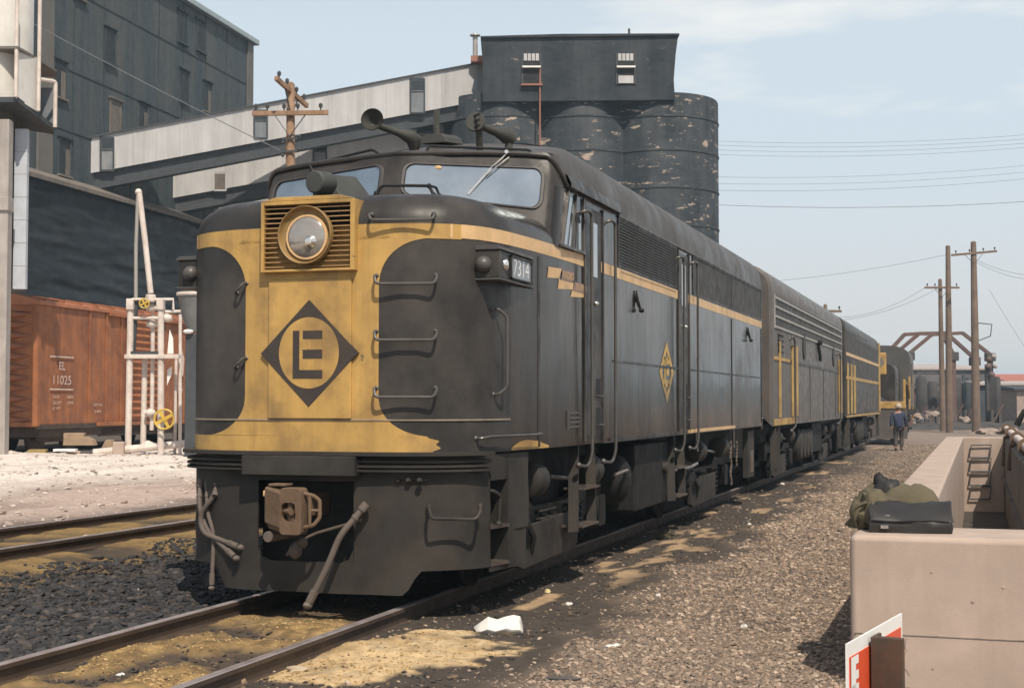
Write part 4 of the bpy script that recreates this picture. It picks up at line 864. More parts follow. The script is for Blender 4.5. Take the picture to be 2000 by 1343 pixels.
# loose stones: ballast on the right, cinders between the tracks
_t = (1+5**.5)/2
ICO = np.array([(-1,_t,0),(1,_t,0),(-1,-_t,0),(1,-_t,0),(0,-1,_t),(0,1,_t),(0,-1,-_t),(0,1,-_t),(_t,0,-1),(_t,0,1),(-_t,0,-1),(-_t,0,1)])/math.hypot(1,_t)
ICF = np.array([(0,11,5),(0,5,1),(0,1,7),(0,7,10),(0,10,11),(1,5,9),(5,11,4),(11,10,2),(10,7,6),(7,1,8),(3,9,4),(3,4,2),(3,2,6),(3,6,8),(3,8,9),(4,9,5),(2,4,11),(6,2,10),(8,6,7),(9,8,1)])
def stones(name, x, y, size, cols, mt, flat=.62):
    n = len(x); z = ground_at(x, y)
    V = ICO[None]*(1+.55*(rng.random((n,12,1))-.5)); sc = size[:,None,None]*np.stack([.75+.6*rng.random(n), .75+.6*rng.random(n), flat*(.7+.6*rng.random(n))], -1)[:,None,:]
    V = V*sc; a = rng.random(n)*2*PI; ca, sa = np.cos(a)[:,None], np.sin(a)[:,None]
    tl = (rng.random(n)-.5)[:,None]*.9
    Vx = V[...,0]*ca-V[...,1]*sa; Vy = V[...,0]*sa+V[...,1]*ca; Vz = V[...,2]+tl*Vx
    P = np.stack([Vx+x[:,None], Vy+y[:,None], Vz+(z+size*.18)[:,None]], -1)
    F = (ICF[None]+(np.arange(n)*12)[:,None,None]).reshape(-1,3)
    o = np_mesh(name, P.reshape(-1,3), F, mt, np.repeat(cols, 12, 0), smooth=False); o['kind'] = 'stuff'; return o
M_stone = mat('loose_stone', (.3,.3,.3), .9, var=.15, vscale=30, spec=.25, attr='tone')
def scatter(n, x0, x1, y0, y1, keep, pw=1.8):
    y = y0 + (y1-y0)*rng.random(n)**pw; x = x0+(x1-x0)*rng.random(n); k = keep(x, y); return x[k], y[k]
x, y = scatter(82000, -4.6, -.82, 7.6, 30, lambda x, y: (rng.random(len(x)) < .03+.97*field_at(grav, x, y)**1.3) & (field_at(sand, x, y) < .35))
pal = np.array([(.29,.22,.165),(.21,.158,.12),(.165,.125,.095),(.38,.30,.235),(.12,.095,.075),(.25,.18,.135),(.085,.072,.062)])
cl = 1.12*pal[rng.choice(7, len(x), p=[.20,.26,.20,.06,.12,.12,.04])]*(.8+.4*rng.random((len(x),1)))
stones('ballast_gravel', x, y, (.006+.018*rng.random(len(x))**3.4)*(1+.03*(y-8)), cl, M_stone)
x, y = scatter(14000, -3.9, -.82, 29, 66, lambda x, y: rng.random(len(x)) < .15+.85*field_at(grav, x, y), 1.3)
cl = pal[rng.choice(7, len(x), p=[.20,.26,.20,.06,.12,.12,.04])]*(.8+.4*rng.random((len(x),1)))
stones('far_gravel', x, y, .010+.032*rng.random(len(x))**3, cl, M_stone, .5)
x, y = scatter(30000, -9.0, -6.15, 8.0, 22, lambda x, y: (rng.random(len(x)) < field_at(cind, x, y)))
cl = np.array([(.045,.043,.045),(.03,.03,.032),(.07,.06,.055),(.055,.045,.04)])[rng.choice(4, len(x), p=[.4,.35,.12,.13])]*(.7+.6*rng.random((len(x),1)))
stones('cinder_ballast', x, y, .010+.036*rng.random(len(x))**2.6, cl, M_stone, .55)
x, y = scatter(5000, -6.0, -3.2, 8.0, 24, lambda x, y: (np.abs(x-XR) > .12) & (field_at(sand, x, y) < .3))
cl = np.array([(.06,.05,.042),(.16,.115,.07),(.04,.036,.034)])[rng.choice(3, len(x), p=[.5,.2,.3])]
stones('track_debris', x, y, .007+.02*rng.random(len(x))**3, cl, M_stone, .5)
x, y = scatter(9000, -6.05, -3.0, 8.0, 12, lambda x, y: (np.abs(x-XR) > .10) & (field_at(sand, x, y) > .5))
cl = np.array([(.42,.29,.14),(.30,.19,.08),(.13,.09,.055)])[rng.choice(3, len(x), p=[.5,.35,.15])]
stones('sand_grit', x, y, .004+.011*rng.random(len(x))**4, cl, M_stone, .5)
x, y = scatter(4500, -23, -11.2, 14, 36, lambda x, y: x > -40)
cl = np.array([(.5,.43,.38),(.34,.27,.235),(.16,.13,.11)])[rng.choice(3, len(x), p=[.6,.32,.08])]
stones('sand_clods', x, y, .012+.05*rng.random(len(x))**5, cl, M_stone, .5)

# ---------------------------------------------------------------- tracks
def track(x0, x1, z, label, y0, y1):
    t = thing('railway_track', label, 'railway track', ((x0+x1)/2, y0, z), 0); n = y1-y0
    for x in (x0, x1):
        dx = x-(x0+x1)/2
        pr = [(-.07,-.155),(.07,-.155),(.07,-.142),(.012,-.12),(.012,-.045),(.036,-.035),(.036,-.006),(-.036,-.006),(-.036,-.035),(-.012,-.045),(-.012,-.12),(-.07,-.142)]
        r = MB().prism([(dx+a, 0, c) for a, c in pr], (0, n, 0)).build('rail', M_rail, t, ang=30)
        MB().prism([(dx+a, 0, c) for a, c in ((-.034,-.006),(.034,-.006),(.030,0),(-.030,0))], (0, n, 0)).build('rail_head', M_railhead, r, ang=0)
    return t
track(XL_, XR, 0, 'railway track with yellow sand between its rails, under the train', -8, 160)
track(X2[0], X2[1], Z2, 'dark rusty siding track beside the white bank, empty of cars', -8, 130)

def camframe(px, D, z0=0):              # a level frame facing the street corner the photo was taken from
    p = at_depth(px, 786, D); return (p.x, p.y, z0), D/FPX
# ---------------------------------------------------------------- black elevator building on the left
bld = thing('elevator_building', 'tall black tar covered elevator building with small boarded windows and a lean-to', 'building', (-44.09, 81.0, 0), math.radians(5.35))
# local x: out of the long wall; y: along it, 0 at the far corner
w_ = MB(); w_.box(-16, 0, -62, 0, -.2, 24.7); w_.build('wall', M_tar, bld, ang=0)
b = MB(); b.box(-16.3, .35, -62, .35, 24.7, 25.05); b.build('roof_edge', mat('roof_edge_metal', (.30,.36,.37), .5, var=.1), bld, bevel=.05)
M_pil = (mat('pale_tar_strip', (.12,.115,.105), .8, var=.2, vscale=.6, dirt=(.20,.17,.14), damt=.6, dscale=.6, stretch=(1,1,.15)))
MB().box(.0, .10, -.9, -.02, 0, 24.7).build('wall_pilaster', M_pil, bld, bevel=.02); MB().box(0, .12, -25.2, -23.9, 12.3, 24.69).build('wall_pilaster', M_pil, bld, bevel=.02)
M_seam = mat('tar_seam', (.028,.042,.052), .8, var=.3, vscale=1.5, dirt=(.10,.10,.095), damt=.6, dscale=1.0, stretch=(1,1,.2))
for k in range(21): MB().box(.0, .03, -61+k*3.0, -60.93+k*3.0, 0, 24.69).build('tar_seam', M_seam, bld, ang=0)
for z in (14.9, 17.9, 21.9): MB().box(.0, .035, -62, -.92, z, z+.06).build('tar_seam', M_seam, bld, ang=0)
M_board = mat('weathered_board', (.16,.135,.115), .85, var=.2, vscale=3, dirt=(.06,.06,.06), damt=.7, dscale=2, stretch=(1,1,.2))
M_wdk = mat('dull_dark_window', (.018,.024,.028), .7, var=.4, vscale=2)
for s, z, pale in ((-10.1,23.2,0),(-7.7,23.3,0),(-6.7,19.9,1),(-9.8,19.9,0),(-18.4,20.1,0),(-14.7,17.0,1),(-17.75,16.5,2),(-22.7,13.6,1),(-23.2,17.3,1),(-21.5,22.6,1)):
    f = MB(); f.box(0, .06, s-.6, s-.5, z-.9, z+.9); f.box(0, .06, s+.5, s+.6, z-.9, z+.9); f.box(0, .12, s-.7, s+.7, z+.9, z+1.0)
    wn_ = f.build('window', M_board if pale == 2 else M_seam, bld)
    MB().box(-.02, .02, s-.5, s+.5, z-.9, z+.9).build('window_board', M_board if pale == 2 else M_wdk, wn_, ang=0)
    MB().box(0, .16, s-.65, s+.65, z-1.0, z-.9).build('sill', M_board if pale else M_seam, wn_)
    if pale: MB().box(.02,.04, s+.1, s+.5, z-.85, z+.4).build('shutter', M_board, wn_, ang=0)
# lower, tar paper covered lean-to along the foot of the wall
g = MB(); ys = np.linspace(-34, 2, 120); zs_ = np.linspace(0, 12.0, 130); Yg, Zg = np.meshgrid(ys, zs_)
D_ = .9 + .35*(fbm(Yg*.25, Zg*1.1, 5)-.5) + .24*(fbm(Yg*.28+3+Zg*.12, Zg*2.4+8, 4)-.5)
g.grid([[Vector((D_[i,j], ys[j], zs_[i])) for j in range(len(ys))] for i in range(len(zs_))])
lt_ = g.build('tar_paper_wall', mat('tar_paper', (.010,.016,.023), .60, var=.25, vscale=.6, dirt=(.034,.036,.038), damt=.5, dscale=.5, stretch=(1,1,3), spots=(.20,.16,.12), splo=.69, sphi=.72, spscale=.5), bld, ang=60)
g = MB(); g.prism([(0,-34,12.6),(1.25,-34,12.05),(1.25,-34,11.85),(0,-34,12.35)][::-1], (0,36,0)); g.build('lean_to_roof', M_board, bld)
# ---------------------------------------------------------------- sloping conveyor galleries
def gallery(label, pts, D0, D1, wins, rail_t=.10):
    (x0,yt0,yb0),(x1,yt1,yb1) = pts
    A, B, Cc, Dd = at_depth(x0,yt0,D0), at_depth(x1,yt1,D1), at_depth(x1,yb1,D1), at_depth(x0,yb0,D0)
    B = Vector((B.x,B.y,B.z)); Cc.x, Cc.y = B.x, B.y; Dd.x, Dd.y = A.x, A.y
    dr_ = Vector((B.x-A.x, B.y-A.y, 0)).normalized(); nb = Vector((dr_.y, -dr_.x, 0)); t = thing('conveyor_gallery', label, 'conveyor gallery', (A.x, A.y, 0)); o = Vector((A.x, A.y, 0))
    a, b_, c, d = A-o, B-o, Cc-o, Dd-o; back = -nb*2.4
    wl_ = MB().prism([d, c, b_, a], back).build('siding', M_gal, t, ang=0)
    r = MB(); up = Vector((0,0,.09)); r.prism([a+nb*.12, b_+nb*.12, b_+nb*.12+up, a+nb*.12+up], back-nb*.24); r.build('roof', M_gdk, t, ang=0)
    g_ = MB(); dn = Vector((0,0,-.85)); g_.prism([d-nb*.25+dn, c-nb*.25+dn, c-nb*.25-Vector((0,0,.002)), d-nb*.25-Vector((0,0,.002))], back+nb*.5); g_.build('girder', M_gdk, t, ang=0)
    # siding boards: upright battens
    Ln = (b_-a).length
    for k in range(int(Ln/1.25)):
        f = (k+.5)/int(Ln/1.25); p0 = d.lerp(c, f); p1 = a.lerp(b_, f); MB().beam(p0+nb*.006, p1+nb*.006, .05, .03, nb).build('siding_batten', M_gal, t, ang=0)
    for (wx0, wx1, wy0, wy1, kind) in wins:
        P = [at_plane(x, y, A, nb)-o for x, y in ((wx0,wy1),(wx1,wy1),(wx1,wy0),(wx0,wy0))]
        w2 = MB().prism([p+nb*.002 for p in P], nb*.03).build('window', M_louv if kind else M_board, t, ang=0)
        fr = MB(); 
        for i in range(4): fr.beam(P[i]+nb*.03, P[(i+1)%4]+nb*.03, .09, .06, nb)
        m0 = P[0].lerp(P[3], .62); m1 = P[1].lerp(P[2], .62); fr.beam(m0+nb*.03, m1+nb*.03, .07, .05, nb); fr.build('window_frame', M_gdk if kind else M_gal, w2, ang=0)
        MB().prism([p+nb*.033 for p in (P[0].lerp(P[3],.66), P[1].lerp(P[2],.66), P[1].lerp(P[2],.95), P[0].lerp(P[3],.95))], nb*.005).build('pane', M_darkpane if kind else M_gal, w2, ang=0)
    return t
M_louv = mat('gallery_window_grey', (.15,.165,.18), .6, var=.15, vscale=2, dirt=(.30,.29,.28), damt=.7, dscale=2, stretch=(1,1,.3))
gallery('upper pale conveyor gallery rising from the black building to the silo tower', ((143,276,345),(948,122,196)), 71, 85.5, ((196,221,269,333,1),(496,521,216,270,1),(801,828,154,221,1)))
gallery('middle pale conveyor gallery running just beneath the highest one', ((303,332,393),(880,224,290)), 80.0, 87, ((417,441,318,372,0),(612,637,281,322,1),(815,845,240,290,1)))
gallery('lowest short conveyor gallery glimpsed above the locomotive hood', ((428,384,425),(760,322,365)), 86, 90, ())
# ---------------------------------------------------------------- silo tower
M_hoop = mat('tower_hoop', (.030,.037,.044), .8, var=.3, vscale=1.5, dirt=(.10,.095,.09), damt=.8, dscale=1.2, dlo=.55, dhi=.7, spots=(.30,.235,.19), splo=.66, sphi=.69, spscale=1.5)
o3, k3 = camframe(1135, 86); sil = thing('silo_tower', 'black silo tower of joined round bins with a windowed headhouse on top', 'silo tower', o3, YAW)
X3 = lambda px: (px-1135)*k3
for px in (981, 1135, 1290):
    MB().lathe([(3.56,-.3),(3.56,19.75),(3.50,19.85),(0.1,19.95)], (X3(px), 0, 0), (0,0,1), 56).build('silo', M_tower, sil, ang=40)
for k, px in enumerate((981, 1135, 1290)):
    for z in (3.2, 5.4, 7.6, 9.8, 12.0, 14.2, 16.4, 18.4): MB().lathe([(3.565,z),(3.60,z+.02),(3.60,z+.12),(3.565,z+.14)], (X3(px),0,0), (0,0,1), 48, cap=False).build('hoop', M_hoop, sil)
HY = -3.75                                # the headhouse front stands a little proud of the bins
XH = lambda px: ((px-1000)*(86+HY) - (1135-1000)*86)/FPX
ZH = lambda py: (786-py)*(86+HY)/FPX + CAM_H
hh = [(942,194),(942,100),(940,68),(1328,63),(1323,100),(1319,150),(1321,190)]
MB().prism([(XH(px), HY, ZH(py)) for px, py in hh][::-1], (0,7.4,0)).build('headhouse', M_head, sil, ang=0)
b = MB(); b.prism([(XH(938),HY-.15,ZH(68)),(XH(1330),HY-.15,ZH(63)),(XH(1330),HY-.15,ZH(59.5)),(XH(1100),HY-.15,ZH(60.5)),(XH(938),HY-.15,ZH(65))][::-1], (0,7.7,0)); b.build('headhouse_roof', M_head, sil, ang=0)
for x0 in (1022, 1208):
    a, b_ = XH(x0), XH(x0+33); zz_ = [ZH(160), ZH(98)]
    w2 = MB().box(a, b_, HY-.06, HY+.02, zz_[0], zz_[1]).build('window', M_black, sil, ang=0)
    for q in ((a-.09,a,zz_[0],zz_[1]),(b_,b_+.09,zz_[0],zz_[1])): MB().box(q[0],q[1],HY-.08,HY,q[2],q[3]).build('window_frame', M_gdk, w2)
    MB().box(a-.05,b_+.05,HY-.3,HY-.03,ZH(128),ZH(125)).build('window_sash', M_white, w2)
    for k in range(4): MB().box(a+.04+k*(b_-a)/4.2,a+.04+(k+.8)*(b_-a)/4.2,HY-.09,HY-.05,ZH(113),ZH(99)).build('pane', M_gal, w2, ang=0)
    if x0 > 1100: MB().box(a+.05,b_-.05,HY-.09,HY-.05,ZH(158),ZH(143)).build('pane', M_gal, w2, ang=0)
M_redp = mat('red_pipe_paint', (.30,.13,.09), .7, var=.15)
MB().box(XH(1018),XH(1060),HY-.25,HY-.03,ZH(163),ZH(160)).build('red_ledge', M_redp, sil)
b = MB(); b.tube([(XH(1055),HY-.1,ZH(128)),(XH(1055),HY-.1,ZH(200)),(XH(1055),HY-.1,10)], .05, 6); b.build('red_downpipe', M_redp, sil)
b = MB(); b.cyl((X3(929),-2,22.0),(X3(929),-2,23.6),.15); b.lathe([(.32,0),(.30,.08),(.1,.14)], (X3(929),-2,23.55), (0,0,1), 14); b.build('vent_pipe', MATS['galvanised_trim'], sil); MB().box(X3(921),X3(944),-2.5,-1.5,21.9,22.25).build('vent_box', M_redp, sil)
b = MB(); b.box(X3(1224),X3(1228),-2,-1.8,23.0,24.0); b.build('roof_stub', M_gdk, sil)
# ---------------------------------------------------------------- utility poles and wires
def pole(label, px, ytop, ybase, D, r, arms, mat_=M_wood2, z0=None, tilt=0, extra=None):
    P = at_depth(px, ytop, D); zb_ = -.3 if z0 is None else z0; t = thing('utility_pole', label, 'utility pole', (P.x, P.y, zb_), YAW)
    Ht = P.z-zb_; k = D/FPX
    MB().lathe([(r*1.15,0),(r*.95,Ht*.6),(r*.72,Ht),(r*.4,Ht+.06)], (0,0,0), (tilt,0,1), 12).build('pole', mat_, t, ang=40)
    for (xa, ya, xb, yb, rot, ins) in arms:
        za = at_depth(px, ya, D).z-zb_; zb2 = at_depth(px, yb, D).z-zb_; a = Vector(((xa-px)*k, -.18, za)); b_ = Vector(((xb-px)*k, -.18, zb2))
        if rot: a = Vector(((xa-px)*k, -rot, za)); b_ = Vector(((xb-px)*k, rot, zb2))
        ar = MB().beam(a, b_, .10, .13).build('crossarm', mat_, t, bevel=.008)
        for f in ins: p = a.lerp(b_, f); MB().lathe([(.02,.05),(.02,.14),(.055,.15),(.05,.20),(.06,.22),(.03,.27)], p, (0,0,1), 8).build('insulator', M_gdk, ar, ang=40)
        mid = a.lerp(b_, .5); br = MB()
        for f in (.28, .72): q = a.lerp(b_, f); br.beam(q, Vector((0,-.15,q.z-.65)), .04, .02)
        br.build('arm_brace', M_gdk, t, ang=0)
    if extra: extra(t, k, zb_)
    return t
def mid_x(t, k, zb_):
    g = MB()
    for y_ in (275, 300): z = at_depth(568, y_, 40).z-zb_; g.beam((-.22,-.16,z),(.24,-.16,z+.04),.05,.05); g.ball((.26,-.16,z+.08),.06,8,6); g.ball((-.18,-.2,z-.1),.05,8,6)
    g.build('pole_hardware', M_gdk, t)
pole('brown wooden utility pole in front of the galleries, behind the locomotive cab', 568, 165, 700, 40, .155, ((495,225,643,223,0,(.05,.2,.42,.6,.9)), (548,165,592,196,.8,(.1,.35,.65,.9))), M_wood, z0=.2, extra=mid_x)
pole('tallest weathered pole, with one crossarm and a short mast strapped beside it', 1902, 473, 850, 86, .23, ((1856,499,1945,491,0,(.1,.4,.7,.95)),), M_wood2, tilt=-.002)
pole('tall bare weathered pole without a crossarm', 1850, 481, 850, 88, .20, (), M_wood2, tilt=.004)
pole('shorter pole with one crossarm behind the tall bare pole', 1838, 546, 850, 92, .17, ((1804,562,1872,562,0,(.08,.3,.7,.92)),), M_wood2, tilt=-.006)
pole('small distant pole with crossarm rising above the booster unit roof', 1612, 596, 800, 75, .14, ((1598,608,1642,608,0,(.1,.9)),), M_wood2)
t = thing('service_mast', 'short brown mast with wire bracket strapped beside the tallest pole', 'mast', tuple(at_depth(1907, 786, 85.5).xy)+(-.2,), YAW)
MB().lathe([(.12,0),(.10,8.4)], (0,0,0), (0,0,1), 10).build('mast', M_wood2, t); MB().tube([(.1,0,5.6),(.9,0,5.9),(1.0,0,6.6),(.1,0,6.7)], .035, 6).build('bracket', M_gdk, t)
def wire(label, pts, r, group=None, sag=0):
    g = MB(); P = [at_depth(x, y, D) for x, y, D in pts]
    if len(P) == 2: P = [P[0].lerp(P[1], i/14)-Vector((0,0,sag*4*(i/14)*(1-i/14))) for i in range(15)]
    else:
        Q = []; (x0,y0,D0),(x1,y1,D1),(x2,y2,D2) = pts
        for i in range(21):
            tt = i/20; x = x0+(x2-x0)*tt; s = (x1-x0)/(x2-x0); y = y0*(tt-s)*(tt-1)/((0-s)*(0-1)) + y1*tt*(tt-1)/(s*(s-1)) + y2*tt*(tt-s)/(1*(1-s)); Q.append(at_depth(x, y, D0+(D2-D0)*tt))
        P = Q
    g.tube(P, r, 5); o = g.build('overhead_wire', M_wire, None, ang=60); return tag(o, label, 'wire', group)
for k, (a, b_, c) in enumerate(((275,279,262),(283,287,270),(292,296,278),(301,305,286))):
    wire(('topmost wire of the upper bundle of four beside the silo tower', 'second wire from the top in the upper bundle of four', 'third wire from the top in the upper bundle of four', 'lowest wire of the upper bundle of four beside the silo tower')[k], ((1380,a,92),(1650,b_,92),(2080,c-5,92)), .011, 'upper bundle of sky wires')
wire('topmost of the three spaced wires right of the tower', ((1380,345,90),(1600,346,90),(2080,315,90)), .011)
wire('middle one of the three spaced wires right of the tower', ((1380,358,90),(1600,359,90),(2080,328,90)), .011)
wire('lowest of the three spaced wires right of the tower', ((1380,371,90),(1600,372,90),(2080,341,90)), .012)
wire('single darker wire slung below all the others right of the tower', ((1400,400,80),(1690,405,80),(2080,388,80)), .017)
wire('dark wire slanting down from the upper left to the brown pole', ((-60,-22,33),(250,145,35),(560,300,40)), .013)
wire('wire from the bare tall pole dropping left toward the train', ((1500,550,95),(1720,522,92),(1850,497,88)), .012)
wire('wire from the shorter crossarm pole curving down left', ((1600,618,98),(1720,605,95),(1806,562,92)), .012)
wire('second wire from the shorter crossarm pole, just beneath the first', ((1560,625,98),(1730,607,95),(1838,560,92)), .012)
wire('upper wire running right from the tallest crossarm pole', ((1908,508,86),(1960,528,84),(2080,535,80)), .012)
wire('lower wire running right from the tallest crossarm pole', ((1908,512,86),(1960,535,84),(2080,541,80)), .012)
wire('steep guy wire slanting down at the far right edge', ((1932,565,80),(1965,620,79),(2010,690,78)), .012)
# ---------------------------------------------------------------- white standpipe frame
o4, k4 = camframe(295, 36, .33); sp = thing('standpipe_frame', 'white pipe frame standpipe with yellow valve wheels and raised boom beside the boxcar', 'standpipe', o4, YAW)
X4 = lambda px: (px-295)*k4
Z4 = lambda py: (786-py)*k4 + CAM_H - .33
def sp_tube(name, pts, r, m=M_wpaint, n=8): return MB().tube([(X4(p[0]), p[2] if len(p) > 2 else 0, Z4(p[1])) for p in pts], r, n).build(name, m, sp, ang=50)
sp_tube('post', ((253,590),(251,886)), .085); sp_tube('post', ((312,590),(315,886)), .085); sp_tube('post', ((345,612,.3),(347,890,.3)), .045); sp_tube('post', ((334,690,.5),(333,890,.5)), .04)
sp_tube('riser_pipe', ((276,700,.3),(274,880,.3)), .075); sp_tube('riser_pipe', ((293,610,.2),(293,840,.2)), .055); sp_tube('riser_pipe', ((262,575,.1),(256,690,.1)), .07, M_gdk)
b = MB(); b.box(X4(244),X4(350),-.12,.12,Z4(700),Z4(692)); b.build('crossbeam', M_wpaint, sp, bevel=.01); MB().box(X4(256),X4(309),-.10,.14,Z4(692),Z4(686)).build('platform', M_gdk, sp)
sp_tube('top_rail', ((256,584,-.02),(337,584,-.02),(337,604,-.02)), .035); sp_tube('mid_rail', ((256,621,-.02),(312,621,-.02)), .04); sp_tube('side_rail', ((318,608,.1),(346,606,.3)), .04)
for px in (253, 312): MB().box(X4(px-7),X4(px+7),-.12,.12,Z4(605),Z4(583)).build('post_cap', M_wpaint, sp, bevel=.02)
sp_tube('boom', ((265,372),(262,480),(263,585)), .05, MATS['galvanised_trim']); sp_tube('boom', ((267,373),(280,470),(292,572)), .075); MB().ball((X4(266),0,Z4(373)),.09,10,8).build('boom_pivot', M_wpaint, sp)
MB().lathe([(.10,0),(.13,.03),(.13,.18),(.10,.2)], (X4(292),0,Z4(590)), (0,0,1), 14).build('boom_collar', M_wpaint, sp)
for (px, py, r, tub) in ((325, 818, .245, .028), (284, 593, .12, .018)):
    g = MB(); P = [(X4(px)+r*math.cos(2*PI*k/24), -.22, Z4(py)+r*math.sin(2*PI*k/24)) for k in range(25)]; g.tube(P, tub, 6)
    for k in range(4): an = k*PI/2+.5; g.beam((X4(px),-.22,Z4(py)),(X4(px)+r*math.cos(an),-.22,Z4(py)+r*math.sin(an)), r*.32, .03, (0,1,0))
    g.cyl((X4(px),-.26,Z4(py)),(X4(px),.0,Z4(py)),r*.22); g.build('valve_wheel', M_yw, sp)
for (px, py) in ((291, 806), (287, 868), (293, 632), (322, 620), (292, 600)):
    g = MB(); g.ball((X4(px),.12,Z4(py)),.12,10,8,(1,1,.9)); g.cyl((X4(px-10),.12,Z4(py)),(X4(px+10),.12,Z4(py)),.07); g.build('valve_body', M_wpaint, sp)
g = MB(); g.prism([(X4(322),.2,Z4(690)),(X4(334),.2,Z4(690)),(X4(333),.2,Z4(660)),(X4(326),.2,Z4(642))], (0,.02,0)); g.build('white_tag', M_white, sp, ang=0); g = MB(); g.prism([(X4(322),.2,Z4(752)),(X4(331),.2,Z4(730)),(X4(331),.2,Z4(715)),(X4(322),.2,Z4(722))], (0,.02,0)); g.build('white_tag', M_white, sp, ang=0)
def base_pipe(label, a, b_, r, m=M_wpaint, D=36):
    g = MB(); g.tube([at_depth(a[0],a[1],D), at_depth(b_[0],b_[1],D+.8)], r, 10); o = g.build('ground_pipe', m); return tag(o, label, 'pipe')
base_pipe('long white pipe lying at the foot of the standpipe frame', (182,884), (378,864), .10, D=35.6)
base_pipe('thin bent white pipe along the ground under the white column', (20,884), (60,893), .06, D=33)
def block(name, label, cat, px0, px1, py0, py1, D, depth, m, bev=.02, rot=.2):
    o_, k = camframe((px0+px1)/2, D, 0); z1 = (786-py0)*k+CAM_H; z0 = (786-py1)*k+CAM_H; w2 = (px1-px0)*k
    o = MB().box(-w2/2, w2/2, -depth/2, depth/2, 0, z1-z0).build(name, m, None, bevel=bev); o.location = (o_[0], o_[1], z0); o.rotation_euler = (0,0,YAW+rot); return tag(o, label, cat)
M_tanb = mat('tan_board', (.30,.21,.14), .8, var=.2)
block('steel_drum_box', 'yellowish rusty box on the sand bank left of the grey block', 'box', 58, 92, 877, 899, 34.5, .5, mat('ochre_box', (.28,.20,.07), .7, var=.25, dirt=(.12,.08,.04), damt=.5, dscale=5))
block('dark_crate', 'dark crate half buried beside the yellowish box', 'crate', 92, 118, 882, 902, 34.8, .5, M_dkwall)
block('concrete_block', 'pale concrete block standing beside a dark block on the sand bank', 'concrete block', 132, 158, 880, 905, 35, .35, M_conc)
block('dark_block', 'dark timber block right of the pale concrete block', 'timber block', 159, 180, 880, 907, 35.1, .4, M_dkwall)
block('white_board', 'bright white board lying on blocks on the sand bank', 'board', 108, 150, 876, 880, 34.6, .3, M_white, .004, .1)
block('plank_stack', 'short stack of thin boards in front of the boxcar truck', 'boards', 128, 166, 845, 856, 36, .6, M_tanb, .01)
t = tag(MB().prism([(-.38,0,0),(.40,0,0),(.34,0,.14),(.18,0,.22),(-.36,0,.20)], (0,.35,0)).build('tan_slab', M_tanb, None, bevel=.01), 'tan sloping slab lying behind the pale concrete block', 'slab'); p = at_depth(152, 868, 35.6); t.location = (p.x, p.y, p.z-.02); t.rotation_euler = (0,0,YAW)
t = tag(MB().prism([(-.16,0,0),(.16,0,0),(.07,0,.20),(-.05,0,.20)], (0,.3,0)).build('tan_pier', M_tanb, None, bevel=.01), 'small tan wedge pier between the slab and the standpipe', 'pier'); p = at_depth(210, 874, 35.8); t.location = (p.x, p.y, p.z); t.rotation_euler = (0,0,YAW)
block('concrete_footing', 'concrete footing under the left post of the standpipe', 'footing', 222, 244, 862, 893, 35.7, .4, M_conc, .03)
block('pipe_support', 'small concrete stub carrying the long white pipe', 'pipe support', 203, 217, 884, 900, 35.5, .25, M_conc, .02)
o7, k7 = camframe(384, 34, .3); fn_ = thing('sand_funnel', 'pale grey metal funnel on a dark post just behind the locomotive number lamp', 'funnel', o7, YAW)
Z7 = lambda py: (786-py)*k7 + CAM_H - .3
MB().lathe([(.20,Z7(648)),(.36,Z7(620)),(.46,Z7(578)),(.48,Z7(573)),(.44,Z7(575)),(.34,Z7(618)),(.1,Z7(630))], (0,0,0), (0,0,1), 28).build('funnel', MATS['hopper_grey_paint'], fn_, ang=50)
MB().lathe([(.49,Z7(578)),(.505,Z7(575)),(.49,Z7(571)),(.46,Z7(573))], (0,0,0), (0,0,1), 28, cap=False).build('funnel_rim', M_wpaint, fn_); MB().box(-.24,.2,-.2,.2,-.1,Z7(652)).build('post', M_gdk, fn_, bevel=.02); MB().ball((-.16,-.25,Z7(648)),.09,8,6,(1.4,1,.6)).build('bracket', M_white, fn_)
# ---------------------------------------------------------------- white sand house structure at the left edge
o5, k5 = camframe(40, 33, .33); ws = thing('sand_tank', 'white elevated tank with railed platform standing on a column', 'tank', o5, YAW)
X5 = lambda px, yy=0: ((px-1000)*(33+yy) - (40-1000)*33)/FPX
Z5 = lambda py: (786-py)*k5 + CAM_H - .33
MB().lathe([(1.02,Z5(190)),(1.02,Z5(-60)),(.9,Z5(-90))], (X5(-52),.6,0), (0,0,1), 36).build('tank', M_wtank, ws, ang=40)
g = MB(); g.prism([(X5(-140),-.45,Z5(98)),(X5(38),-.45,Z5(98)),(X5(66,.4),.4,Z5(104)),(X5(102,1.2),1.2,Z5(112)),(X5(102,1.8),1.8,Z5(112)),(X5(-140),1.8,Z5(98))], (0,0,.06)); g.build('platform_edge', mat('sand_tank_edge', (.14,.125,.11), .7), ws)
MB().prism([(X5(32),-.35,Z5(193)),(X5(62,.3),.3,Z5(207)),(X5(62,.3),.3,Z5(100)),(X5(32),-.35,Z5(100))], (0,.05,0)).build('side_panel', M_wtank, ws)
g = MB(); g.prism([(X5(-140),-.3,Z5(190)),(X5(35),-.3,Z5(190)),(X5(60,.3),.3,Z5(205)),(X5(98,1.1),1.1,Z5(222)),(X5(98,1.7),1.7,Z5(222)),(X5(-140),1.7,Z5(190))], (0,0,-.12)); g.build('floor', M_gdk, ws)
for px, yy, a, b_ in ((34,-.4,10,192),(60,.25,0,208)): MB().cyl((X5(px),yy,Z5(b_)),(X5(px),yy,Z5(a-30)),.045).build('stay_pipe', M_wpaint, ws)
MB().tube(bend([(X5(66,.5),.5,Z5(140)),(X5(100,.9),.9,Z5(137)),(X5(100,.9),.9,Z5(230))], .08), .05, 8).build('guard_frame', M_wpaint, ws)
